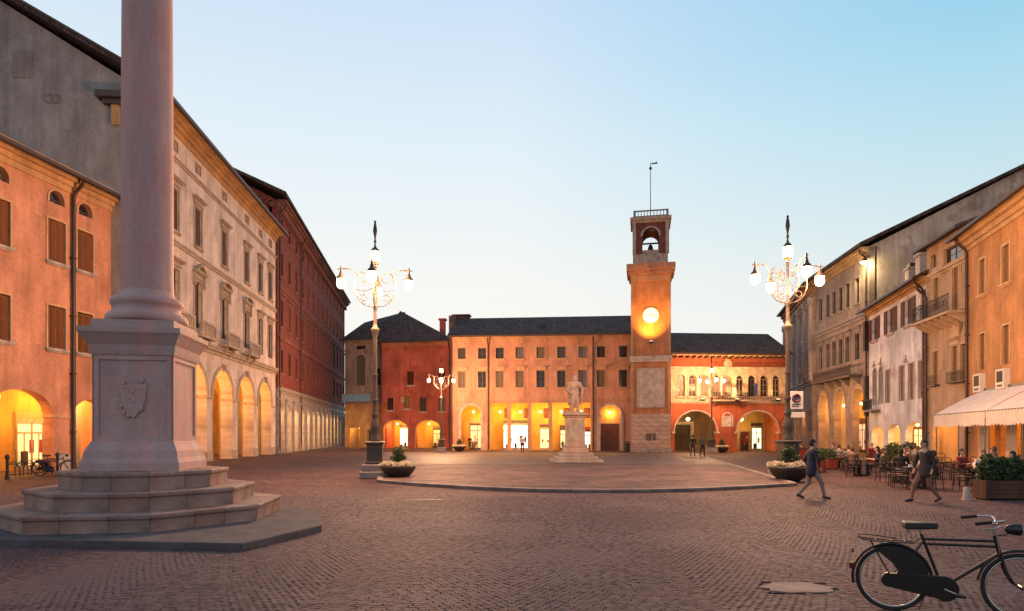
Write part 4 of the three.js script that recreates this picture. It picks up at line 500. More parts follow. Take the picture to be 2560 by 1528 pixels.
// ---------- raised pavement in the middle of the square ----------
{
  const front = []; for (let i = 0; i <= 24; i++) { const t = i / 24, x = -5.2 + t * 15.6; front.push([x, -(25.2 - 3.6 * Math.sin(Math.PI * Math.pow(t, .95)) - 1.6 * t)]); }
  const sheet = pts => { const sh = new THREE.Shape(); pts.forEach((p, i) => i ? sh.lineTo(p[0], -p[1]) : sh.moveTo(p[0], -p[1])); sh.closePath(); const g = new THREE.ShapeGeometry(sh); g.rotateX(-Math.PI / 2); g.translate(0, .1, 0); return g; };
  const k0 = [-7.97, -39], k1 = [13.25, -39];                 // pink stone in front, grey trachyte beyond
  const pav = struct('pavement', sheet([...front, k1, k0]), plazaMat); struct('far_pavement', sheet([k0, k1, [17.5, -62], [-13, -64]]), greyPav);
  const kerbMats = [stone([.26, .23, .21]), stone([.22, .19, .18]), stone([.3, .26, .23])];
  const edge = [...front]; for (let i = 1; i <= 30; i++) { edge.push([10.4 + (17.5 - 10.4) * i / 30, -23.6 - (62 - 23.6) * i / 30]); edge.unshift([-5.2 - 7.8 * i / 30, -25.2 - (64 - 25.2) * i / 30]); }
  for (let i = 0; i < edge.length - 1; i++) { const a = edge[i], b = edge[i + 1], L = Math.hypot(b[0] - a[0], b[1] - a[1]); const k = chamfer(L - .012, .115, .24, .012); part('kerb_stone', k, kerbMats[i % 3], pav, [(a[0] + b[0]) / 2, 0, (a[1] + b[1]) / 2], Math.atan2(-(b[1] - a[1]), b[0] - a[0])); }
}
// ---------- cobbles near the camera: wavy courses of small porphyry setts ----------
{
  const protos = []; for (let k = 0; k < 4; k++) { const s = new THREE.Shape(), h = .036; const c = [[-h, -h], [h, -h], [h, h], [-h, h]].map(p => [p[0] + rr(-.006, .006), p[1] + rr(-.006, .006)]); s.moveTo(...c[0]); for (let i = 1; i < 4; i++) s.lineTo(...c[i]); s.closePath(); const g = new THREE.ExtrudeGeometry(s, { depth: .05, bevelEnabled: true, bevelThickness: .008, bevelSize: .005, bevelSegments: 2 }); g.rotateX(-Math.PI / 2); g.translate(0, -.049, 0); const a = g.attributes.position; for (let i = 0; i < a.count; i++) if (a.getY(i) > .01) a.setY(i, a.getY(i) + rr(-.002, .002)); protos.push(merge([g])); }
  const tones = [[.094, .056, .06], [.086, .053, .058], [.112, .066, .068], [.074, .049, .055], [.1, .056, .056], [.13, .082, .083]], rough = o => new THREE.MeshPhysicalMaterial({ roughness: .7, specularIntensity: .3, bumpMap: stoneBump, bumpScale: .004, ...o }), cmat = tones.map(t => rough({ color: C(...t) }));
  const list = []; const sp = .086;
  for (let r = 0; r < 190 * 1.26; r++) for (let c = -195; c < 240; c++) {
    const x = c * sp * .985 + (r % 2) * sp * .5, arc = .2 * Math.abs(Math.sin(x * 1.35)) + .05 * fbm(x * .5 + 50, r * .08, 999, 2, 7), z = -5.9 - r * sp * .96 + arc, d = -z;
    if (d > 20.5 || x < -.82 * d - .6 || x > .82 * d + .6) continue;
    const dx = x + 7.9, dz = z + 13.8; if (dx * dx + dz * dz < 7.8) continue;
    if (x > 3.05 && x < 3.95 && d > 7.55 && d < 8.15 && hash(c, r, 3) < .72) continue;
    list.push([x + rr(-.006, .006), z + rr(-.006, .006), rr(-.4, .4) * .2, .004 + .004 * hash(c, r, 5), 1.35 * Math.cos(x * 1.35) * .2 * Math.sign(Math.sin(x * 1.35)), d]);
  }
  const key = list.map((p, i) => [p[5] + Math.max(0, Math.abs(p[0]) - p[5] * .8) * 50 + (p[5] < 6.95 ? 90 : 0), i]).sort((a, b) => a[0] - b[0]).slice(0, 300).map(k => k[1]), near = new Set(key);
  const rest = [[], [], [], []]; list.forEach((p, i) => { if (near.has(i)) { const m = new THREE.Mesh(protos[i % 4], cmat[Math.floor(rnd() * 6)]); m.name = 'cobble'; m.castShadow = m.receiveShadow = true; m.position.set(p[0], p[3], p[1]); m.rotation.set(rr(-.03, .03), Math.atan(p[4]) * .7, rr(-.03, .03)); ground.add(m); } else rest[i % 4].push(p); });
  const O = new THREE.Object3D(); rest.forEach((l, k) => { const im = new THREE.InstancedMesh(protos[k], rough({}), l.length); im.name = 'cobble_field'; im.userData.kind = 'stuff'; im.castShadow = im.receiveShadow = true; l.forEach((p, i) => { O.position.set(p[0], p[3], p[1]); O.rotation.set(rr(-.045, .045), Math.atan(p[4]) * .7 + p[2], rr(-.045, .045)); O.updateMatrix(); im.setMatrixAt(i, O.matrix); const n = fbm(p[0] * .35 + 40, p[1] * .35 + 60, 999, 3, 5), t = tones[Math.floor(Math.max(0, Math.min(.999, rnd() * .6 + (n - .5) * 2.2 + .2)) * 6)]; im.setColorAt(i, C(...t)); }); ground.add(im); });
  // worn pale repair between the setts
  const s = new THREE.Shape(); for (let i = 0; i < 22; i++) { const a = i / 22 * Math.PI * 2, k = 1 + .3 * (hash(i, 2, 9) - .5); const q = [Math.cos(a) * .42 * k, Math.sin(a) * .27 * k]; i ? s.lineTo(...q) : s.moveTo(...q); } s.closePath(); const g = new THREE.ExtrudeGeometry(s, { depth: .012, bevelEnabled: true, bevelSize: .01, bevelThickness: .006, bevelSegments: 1 }); g.rotateX(-Math.PI / 2); part('pale_repair', g, stone([.34, .24, .2]), ground, [3.5, .008, -7.85]);
}
// ---------- column monument ----------
{
  const t = thing('column_monument', 'tall pale stone column on a square pedestal with round steps', 'column', [-7.86, 0, -13.8], .17);
  const M = MAT.monument, rot = -.17;
  // irregular base slab
  const sl = [[3.5, 3.45], [4.15, 1.4], [3.4, -.7], [1, -3.5], [-3, -2.4], [-3.5, 1.6], [-1.2, 2.95]].map(p => { const c = Math.cos(rot), s = Math.sin(rot); return [p[0] * c + p[1] * s, -p[0] * s + p[1] * c]; });
  const sh = new THREE.Shape(); sl.forEach((p, i) => i ? sh.lineTo(p[0], -p[1]) : sh.moveTo(p[0], -p[1])); sh.closePath(); const sg = new THREE.ExtrudeGeometry(sh, { depth: .1, bevelEnabled: true, bevelSize: .02, bevelThickness: .02, bevelSegments: 2 }); sg.rotateX(-Math.PI / 2); sg.translate(0, .02, 0); part('base_slab', sg, MAT.slabStone, t);
  const sm = [stone([.38, .27, .23]), stone([.33, .25, .22]), stone([.42, .3, .25]), stone([.36, .225, .18])];
  // octagonal steps: flat faces of separate blocks with a rounded nosing, on a core
  const stepFace = (len, h, dep, c0, c1) => { const g = prism([[0, 0], [0, h - .1], [.035, h - .07], [.04, h - .02], [.02, h], [-dep, h], [-dep, 0]].reverse(), -len / 2, len / 2); if (c0 || c1) { const a = g.attributes.position; for (let i = 0; i < a.count; i++) { const x = a.getX(i), z = a.getZ(i); if (c0 && x < 0) a.setX(i, x - z * .4142); if (c1 && x > 0) a.setX(i, x + z * .4142); } g.computeVertexNormals(); } return g; };
  const steps = [[2.72, .6, .14, .32, 3], [2.14, .6, .46, .345, 2], [1.58, .5, .805, .35, 2]];
  steps.forEach(([R, dep, y, h, n], k) => { const ap = R * Math.cos(Math.PI / 8), side = 2 * R * Math.sin(Math.PI / 8); const core = new THREE.CylinderGeometry(R - .07, R - .07, h - .012, 8).toNonIndexed(); core.rotateY(Math.PI / 8 + .17); core.translate(0, y + (h - .012) / 2, 0); core.computeVertexNormals(); const rotK = -(59.5 - 22.5) * Math.PI / 180;
    core.rotateY(-Math.PI / 8 - .17 + Math.PI / 8 + (Math.PI / 2 + rotK) - .17); const st = part('step', core, sm[1], t);
    for (let i = 0; i < 8; i++) { let x = -side / 2; for (let j = 0; j < n; j++) { const L = side / n * (1 + .14 * (j % 2 ? 1 : -1) * (n > 1 ? 1 : 0) * ((i + k) % 2 ? 1 : -1) * (n == 2 || j < 2 ? 1 : 0)), g = stepFace(L - .008, h, dep, j == 0, j == n - 1); g.translate(x + L / 2, 0, ap); const th = i * Math.PI / 4 + Math.PI / 2 + rotK - .17; part('step_block', g, sm[(i * 5 + j * 3 + k) % 4], st, [0, y + rr(-.003, .003), 0], th); x += L; } } });
  // pedestal
  const sq = (w, y0, y1) => bx(-w, y0, -w, w, y1, w), Y = 1.155, a = .76;
  const molded = (list) => { const g = []; for (const [w0, y0, w1, y1] of list) { const p = new THREE.CylinderGeometry(w1 * Math.SQRT2, w0 * Math.SQRT2, y1 - y0, 4, 1); p.rotateY(Math.PI / 4); p.translate(0, (y0 + y1) / 2, 0); g.push(toCreasedNormals(p.toNonIndexed(), .2)); } return g; };
  const uvBox = g => { const p = g.attributes.position, n = g.attributes.normal, u = new Float32Array(p.count * 2); for (let i = 0; i < p.count; i++) { const ax = Math.abs(n.getX(i)), az = Math.abs(n.getZ(i)); u[i * 2] = (ax > az ? p.getZ(i) : p.getX(i)) + 3; u[i * 2 + 1] = p.getY(i); } g.setAttribute('uv', new THREE.Float32BufferAttribute(u, 2)); return g; };
  part('pedestal_base', uvBox(merge(molded([[.93, Y, .93, Y + .16], [.93, Y + .16, .89, Y + .26], [.89, Y + .26, .87, Y + .4], [.87, Y + .4, .81, Y + .52], [.81, Y + .52, .78, Y + .6]]))), M, t);
  const die = part('pedestal_die', uvBox(sq(a - .03, Y + .6, 3.52)), M, t);
  for (let i = 0; i < 4; i++) { const g = [bx(-a, Y + .6, a - .03, -a + .12, 3.52, a), bx(a - .12, Y + .6, a - .03, a, 3.52, a), bx(-a + .12, Y + .6, a - .03, a - .12, Y + .7, a - .001), bx(-a + .12, 3.42, a - .03, a - .12, 3.52, a - .001)]; const m = merge(g); m.rotateY(i * Math.PI / 2); part('panel_border', m, M, die); }
  { // worn carved arms on the panel towards the square
    const s = new THREE.Shape(); s.moveTo(0, -.42); s.quadraticCurveTo(.3, -.2, .3, .1); s.lineTo(.34, .34); s.quadraticCurveTo(.15, .26, 0, .38); s.quadraticCurveTo(-.15, .26, -.34, .34); s.lineTo(-.3, .1); s.quadraticCurveTo(-.3, -.2, 0, -.42); const g = new THREE.ExtrudeGeometry(s, { depth: .025, bevelEnabled: true, bevelSize: .02, bevelThickness: .02, bevelSegments: 3 }); g.scale(.75, .9, 1);
    const bits = [g.translate(0, 2.62, a - .03)]; for (let i = 0; i < 26; i++) { const q = new THREE.SphereGeometry(rr(.02, .05), 8, 6); q.scale(1, 1.4, .5); const an = rr(0, 6.28), rd = rr(.06, .34); q.translate(Math.cos(an) * rd * .8, 2.7 + Math.sin(an) * rd * 1.3, a + .01); bits.push(q); } part('carved_arms', bits, M, die); }
  part('pedestal_cornice', uvBox(merge(molded([[.78, 3.52, .8, 3.6], [.8, 3.6, .82, 3.72], [.82, 3.72, .92, 3.9], [.92, 3.9, .96, 3.96], [.96, 3.96, .96, 4.06]]))), M, t);
  part('column_base', [uvBox(merge(molded([[.78, 4.06, .78, 4.24]]))), lathe([[.0, 4.24], [.74, 4.24], [.79, 4.3], [.79, 4.38], [.74, 4.45], [.68, 4.47], [.64, 4.55], [.66, 4.62], [.7, 4.66], [.7, 4.74], [.64, 4.8], [.54, 4.83], [.51, 4.95]], 48)], M, t);
  const shaft = lathe(Array.from({ length: 26 }, (_, i) => { const k = i / 25; return [.51 - .04 * k * k - .01 * (k < .04 ? 0 : 1), 4.95 + k * 9.2]; }), 48); { const u = shaft.attributes.uv; for (let i = 0; i < u.count; i++) u.setXY(i, u.getX(i) * 3.6, u.getY(i) * 9.2); } part('column_shaft', shaft, stone([.58, .345, .33], { map: columnTex }), t);
  part('capital', [lathe([[.53, 14.15], [.58, 14.2], [.56, 14.3], [.62, 14.5], [.78, 14.75]], 32), bx(-.82, 14.75, -.82, .82, 15, .82)], M, t);
}
// ---------- street lamps ----------
const street = (() => {
  const t = thing('street_lamp', 'tall ornate lamp post with five glowing lanterns beside the left flower bowl', 'lamp post', [-5.97, 0, -27.9], .12, 'ornate lamp posts of the square');
  const I = S([.06, .048, .042], { roughness: .5, metalness: .2 });
  part('stone_plinth', [chamfer(1.2, .3, 1.2, .03), chamfer(1.05, .3, 1.05, .03, 0, .3, 0)], MAT.stoneGrey, t); part('pedestal', [chamfer(.78, .12, .78, .02, 0, .6, 0), chamfer(.66, .75, .66, .02, 0, .72, 0), chamfer(.82, .12, .82, .03, 0, 1.47, 0)], I, t);
  part('shaft', lathe([[0.222, 1.59], [0.222, 1.75], [0.163, 1.85], [0.192, 2.1], [0.207, 2.3], [0.148, 2.5], [0.118, 2.6], [0.148, 2.7], [0.148, 2.8], [0.111, 2.9], [0.104, 3.3], [0.133, 3.34], [0.133, 3.42], [0.100, 3.46], [0.092, 4.4], [0.118, 4.44], [0.118, 4.52], [0.089, 4.56], [0.085, 5.9], [0.111, 5.95], [0.089, 6.1], [0.148, 6.35], [0.178, 6.42], [0.178, 6.5], [0.104, 6.58], [0.074, 6.75], [0.067, 7.3], [0.096, 7.4], [0.096, 7.5], [0.059, 7.6], [0.052, 9.05], [0.081, 9.1], [0.067, 9.2], [0.037, 9.25]], 20), I, t);
  const arm = merge([tube([[.06, 7.45, 0], [.45, 7.55, 0], [.8, 7.95, 0], [.85, 8.5, 0], [.6, 8.95, 0], [.3, 8.8, 0], [.38, 8.5, 0], [.55, 8.55, 0]], .026, 44, 8), tube([[.78, 8.75, 0], [.95, 9.0, 0], [1.2, 9.08, 0], [1.46, 9.06, 0]], .026, 18, 8), tube([[.07, 8.3, 0], [.4, 8.15, 0], [.83, 8.2, 0]], .015, 14, 6), new THREE.TorusGeometry(.13, .02, 6, 16).translate(.5, 7.85, 0), rod([1.45, 9.2, 0], [1.45, 8.95, 0], .03, .05), rod([1.3, 9.06, 0], [1.6, 9.06, 0], .02)]);
  const hood = merge([lathe([[.03, 8.98], [.07, 8.92], [.09, 8.8], [.17, 8.72], [.2, 8.62]], 16), lathe([[.03, 9.0], [.05, 9.08], [.02, 9.2]], 8)]), globe = lathe([[0, 8.21], [.08, 8.22], [.165, 8.3], [.195, 8.4], [.19, 8.52], [.175, 8.625], [0, 8.63]], 18), gm = glow([1, .68, .34], 8);
  for (let i = 0; i < 4; i++) { const an = i * Math.PI / 2; part('arm', arm, I, t, [0, 0, 0], an); const x = 1.45 * Math.cos(an), z = -1.45 * Math.sin(an), l = part('lantern', hood, I, t, [x, 0, z]); part('globe', globe, gm, l); bulb(t, [x, 8.4, z], SODIUM, 165, .19); }
  const l = part('top_lantern', merge([lathe([[.05, 9.25], [.14, 9.32], [.18, 9.41]], 16), lathe([[.2, 9.86], [.15, 9.96], [.06, 10.05], [.03, 10.2]], 16)]), I, t); part('globe', lathe([[0, 9.4], [.17, 9.41], [.2, 9.55], [.2, 9.7], [.19, 9.845], [0, 9.85]], 18), gm, l); bulb(t, [0, 9.6, 0], SODIUM, 165, .19);
  part('finial', lathe([[.03, 10.2], [.06, 10.3], [.03, 10.4], [.05, 10.55], [.09, 10.75], [.07, 10.95], [.04, 11.1], [.055, 11.16], [.0, 11.25]], 12), MAT.iron, t);
  return t;
})();
const stronger = (o, k) => o.traverse(l => { if (l.isLight) l.intensity *= k; });
dup(street, 'tall ornate lamp post with five glowing lanterns beside the right flower bowl', [12.15, 0, -28.2], .1, undefined, 1.03);
stronger(dup(street, 'small looking distant lamp post with glowing lanterns before the red house', [-7.3, 0, -66], .1, undefined, .88), 1.2);
stronger(dup(street, 'small looking distant lamp post with glowing lanterns before the loggia', [20.6, 0, -66], .05, undefined, .88), .5);

// ---------- statue ----------
function sdfMesh(res, half, centre, bones, k = .03, colors) {
  const mc = new MarchingCubes(res, new THREE.MeshStandardMaterial(), false, false, 120000); mc.isolation = 0; const f = mc.field, n = mc.size, h = mc.halfsize;
  const bb = bones.map(b => { const r = Math.max(b.r0, b.r1) * (b.s ? Math.max(...b.s) : 1) + k * 3 + .06; return [Math.min(b.a[0], b.b[0]) - r, Math.max(b.a[0], b.b[0]) + r, Math.min(b.a[1], b.b[1]) - r, Math.max(b.a[1], b.b[1]) + r, Math.min(b.a[2], b.b[2]) - r, Math.max(b.a[2], b.b[2]) + r]; });
  const dist = (b, x, y, z) => { const ax = b.b[0] - b.a[0], ay = b.b[1] - b.a[1], az = b.b[2] - b.a[2]; let px = x - b.a[0], py = y - b.a[1], pz = z - b.a[2]; const L2 = ax * ax + ay * ay + az * az; let t = L2 > 1e-9 ? (px * ax + py * ay + pz * az) / L2 : 0; t = t < 0 ? 0 : t > 1 ? 1 : t; px -= ax * t; py -= ay * t; pz -= az * t; if (b.s) { px /= b.s[0]; py /= b.s[1]; pz /= b.s[2]; const q = Math.sqrt(px * px + py * py + pz * pz); return (q - (b.r0 + (b.r1 - b.r0) * t)) * Math.min(...b.s); } return Math.sqrt(px * px + py * py + pz * pz) - (b.r0 + (b.r1 - b.r0) * t); };
  for (let z = 0; z < n; z++) for (let y = 0; y < n; y++) for (let x = 0; x < n; x++) { const X = centre[0] + (x - h) / h * half, Y = centre[1] + (y - h) / h * half, Z = centre[2] + (z - h) / h * half; let d = .25; for (let i = 0; i < bones.length; i++) { const q = bb[i]; if (X < q[0] || X > q[1] || Y < q[2] || Y > q[3] || Z < q[4] || Z > q[5]) continue; const e = dist(bones[i], X, Y, Z), kk = bones[i].k ?? k; const hh = Math.max(kk - Math.abs(d - e), 0) / kk; d = Math.min(d, e) - hh * hh * kk * .25; } f[x + y * n + z * n * n] = -d; }
  mc.update(); const cnt = mc.count, p = new Float32Array(cnt * 3); for (let i = 0; i < cnt; i++) { p[i * 3] = centre[0] + mc.positionArray[i * 3] * half; p[i * 3 + 1] = centre[1] + mc.positionArray[i * 3 + 1] * half; p[i * 3 + 2] = centre[2] + mc.positionArray[i * 3 + 2] * half; }
  let g = new THREE.BufferGeometry(); g.setAttribute('position', new THREE.BufferAttribute(p, 3)); g = mergeVertices(g, half / res * .02); g.computeVertexNormals();
  { const q = g.attributes.position; g.setAttribute('uv', new THREE.Float32BufferAttribute(Float32Array.from({ length: q.count * 2 }, (_, i) => i % 2 ? q.getY(i >> 1) : q.getX(i >> 1) + q.getZ(i >> 1)), 2)); }
  if (colors) { const q = g.attributes.position, c = new Float32Array(q.count * 3); for (let i = 0; i < q.count; i++) { let m = 9, w = null; for (const b of bones) { const e = dist(b, q.getX(i), q.getY(i), q.getZ(i)) - (b.pri || 0); if (e < m) { m = e; w = b.c; } } const s = colors[w] || [.3, .3, .3], v = .94 + .12 * hash(i, 3, 3); c[i * 3] = s[0] * v; c[i * 3 + 1] = s[1] * v; c[i * 3 + 2] = s[2] * v; } g.setAttribute('color', new THREE.BufferAttribute(c, 3)); }
  return g;
}
const cap = (a, b, r0, r1, c, o = {}) => ({ a, b, r0, r1, c, ...o });
{
  const t = thing('statue_monument', 'pale stone standing statue on a stepped pedestal in the middle of the square', 'statue', [4.13, .1, -42], 0), M = stone([.5, .4, .35]);
  [[3.3, .18], [2.7, .2], [2.2, .22]].reduce((y, [w, h]) => { part('step', chamfer(w, h, w, .02, 0, y, 0), MAT.stoneGrey, t); return y + h; }, 0);
  part('pedestal_base', [chamfer(1.6, .35, 1.6, .03, 0, .6, 0), chamfer(1.45, .2, 1.45, .05, 0, .95, 0)], M, t); part('pedestal_die', chamfer(1.2, 1.75, 1.2, .02, 0, 1.15, 0), M, t); part('pedestal_panel', bx(-.42, 1.35, .6, .42, 2.7, .63), MAT.stoneGrey, t); part('pedestal_cornice', [chamfer(1.35, .12, 1.35, .03, 0, 2.9, 0), chamfer(1.55, .14, 1.55, .03, 0, 3.02, 0), chamfer(1.15, .12, 1.15, .02, 0, 3.16, 0)], M, t);
  const B = [ // greatcoated figure, one arm bent at the hip, the other resting on a sword hilt
    cap([-.12, .05, .03], [-.12, .5, 0], .08, .09, 0), cap([-.12, .5, 0], [-.1, 1.0, 0], .1, .13, 0), cap([.14, .05, .12], [.14, .52, .1], .08, .09, 0), cap([.14, .52, .1], [.1, 1.0, 0], .1, .13, 0), cap([-.12, .05, .03], [-.15, .04, .22], .06, .05, 0), cap([.14, .05, .12], [.18, .04, .32], .06, .05, 0),
    cap([0, .45, -.08], [0, 1.05, -.04], .24, .22, 0, { s: [1.15, 1, .7] }), cap([0, 1.0, 0], [0, 1.5, 0], .2, .23, 0, { s: [1.05, 1, .75] }), cap([-.2, 1.56, 0], [.2, 1.56, 0], .12, .12, 0), cap([0, 1.6, 0], [0, 1.78, .01], .075, .07, 0), cap([0, 1.9, .02], [0, 1.9, .02], .13, .13, 0, { s: [.85, 1.1, 1], k: .02 }), cap([0, 1.78, .1], [0, 1.72, .13], .06, .04, 0, { k: .03 }), cap([0, 1.9, .13], [0, 1.87, .16], .025, .02, 0, { k: .02 }), cap([-.1, 1.86, .11], [.1, 1.86, .11], .02, .02, 0), cap([0, 1.98, -.02], [0, 1.94, -.06], .12, .11, 0),
    cap([-.27, 1.55, 0], [-.44, 1.24, -.03], .095, .08, 0), cap([-.44, 1.24, -.03], [-.28, 1.06, .14], .075, .06, 0), cap([-.28, 1.06, .14], [-.2, 1.03, .2], .055, .04, 0), cap([.27, 1.55, 0], [.42, 1.25, .06], .095, .08, 0), cap([.42, 1.25, .06], [.38, 1.02, .27], .075, .06, 0), cap([.38, 1.02, .27], [.36, .97, .33], .055, .045, 0), cap([-.3, 1.55, -.06], [-.26, .5, -.2], .1, .13, 0, { s: [1, 1, .6] }), cap([.28, 1.55, -.08], [.2, .5, -.22], .1, .14, 0, { s: [1, 1, .6] }), cap([-.12, 1.3, .16], [.1, 1.45, .16], .05, .05, 0),
  ];
  const g = sdfMesh(96, 1.12, [0, 1.02, 0], B, .07); g.scale(1.17, 1.17, 1.17); part('figure', g, M, t, [0, 3.28, 0]); part('sword', [rod([.44, 3.3, .45], [.43, 4.5, .37], .02, .03, 8), rod([.35, 4.36, .38], [.52, 4.36, .38], .02)], M, t);
}
// ---------- flower bowls ----------
function leafCloud(n, rx, ry, rz, size, cy, shade) { const p = [], c = [], u = []; for (let i = 0; i < n; i++) { const a = rnd() * 6.283, b = Math.acos(2 * rnd() - 1), q = Math.pow(rnd(), .4), x = Math.cos(a) * Math.sin(b) * rx * q, y = cy + Math.cos(b) * ry * q, z = Math.sin(a) * Math.sin(b) * rz * q; const d = V(rr(-1, 1), rr(-.4, 1), rr(-1, 1)).normalize(), s = V(rr(-1, 1), rr(-1, 1), rr(-1, 1)).cross(d).normalize(), L = size * rr(.6, 1.3), w = L * .32, col = shade(); const A = V(x, y, z), T = A.clone().addScaledVector(d, L), m = A.clone().addScaledVector(d, L * .5), l = m.clone().addScaledVector(s, w), r = m.clone().addScaledVector(s, -w); m.y += w * .3; for (const tr of [[A, l, m], [m, l, T], [A, m, r], [m, T, r]]) for (const v of tr) { p.push(v.x, v.y, v.z); c.push(...col); u.push(0, 0); } } const g = new THREE.BufferGeometry(); g.setAttribute('position', new THREE.Float32BufferAttribute(p, 3)); g.setAttribute('color', new THREE.Float32BufferAttribute(c, 3)); g.setAttribute('uv', new THREE.Float32BufferAttribute(u, 2)); g.computeVertexNormals(); return g; }
const leafMat = new THREE.MeshPhysicalMaterial({ vertexColors: true, roughness: .8, side: THREE.DoubleSide, transmission: .25, thickness: 0 }), petalMat = new THREE.MeshPhysicalMaterial({ vertexColors: true, roughness: .8, side: THREE.DoubleSide, transmission: .3, thickness: 0 });
const green = () => { const k = rr(.6, 1.2); return [.045 * k, .085 * k, .022 * k]; };
const bowl = (() => {
  const t = thing('flower_bowl', 'dark round bowl of pale flowers with a green shrub beside the left lamp post', 'planter', [-4.83, .0, -27.2], 0, 'flower bowls on the square');
  part('bowl', lathe([[0, 0], [.3, 0], [.36, .04], [.55, .2], [.7, .42], [.74, .52], [.72, .56], [.66, .53], [.5, .4], [0, .38]], 36), S([.035, .028, .026], { roughness: .6, bumpMap: stoneBump, bumpScale: .01 }), t); part('soil', new THREE.CylinderGeometry(.64, .6, .06, 24).translate(0, .48, 0), S([.05, .035, .025]), t);
  part('shrub', [leafCloud(650, .3, .32, .3, .11, .9, green), leafCloud(220, .2, .2, .2, .12, 1.15, green)], leafMat, t); part('stem', [rod([0, .48, 0], [.02, .9, .01], .025, .012, 6), rod([.05, .48, .03], [-.1, .85, .1], .015, .008, 6)], MAT.darkWood, t);
  const fl = []; for (let i = 0; i < 110; i++) { const a = rnd() * 6.283, r = .74 * Math.sqrt(rr(.2, 1)); const g = leafCloud(18, .055, .045, .055, .075, 0, () => { const k = rr(.7, 1.1); return [.75 * k, .66 * k, .5 * k]; }); g.translate(Math.cos(a) * r, .64 + rr(-.03, .08) - (r > .66 ? .05 : 0), Math.sin(a) * r); fl.push(g); } const b = part('blossoms', fl, petalMat, t); b.userData.kind = 'stuff'; const lf = part('leaves', leafCloud(420, .7, .09, .7, .08, .54, green), leafMat, t); lf.userData.kind = 'stuff';
  return t;
})();
dup(bowl, 'dark round bowl of pale flowers with a green shrub beside the right lamp post', [11.1, 0, -25.6], 1.3, undefined, 1.08);
dup(bowl, 'distant flower bowl before the left arch of the orange range', [-5.9, .0, -71.5], 2.2);
dup(bowl, 'distant flower bowl before the loggia between its two arches', [21.9, 0, -66.8], .4);
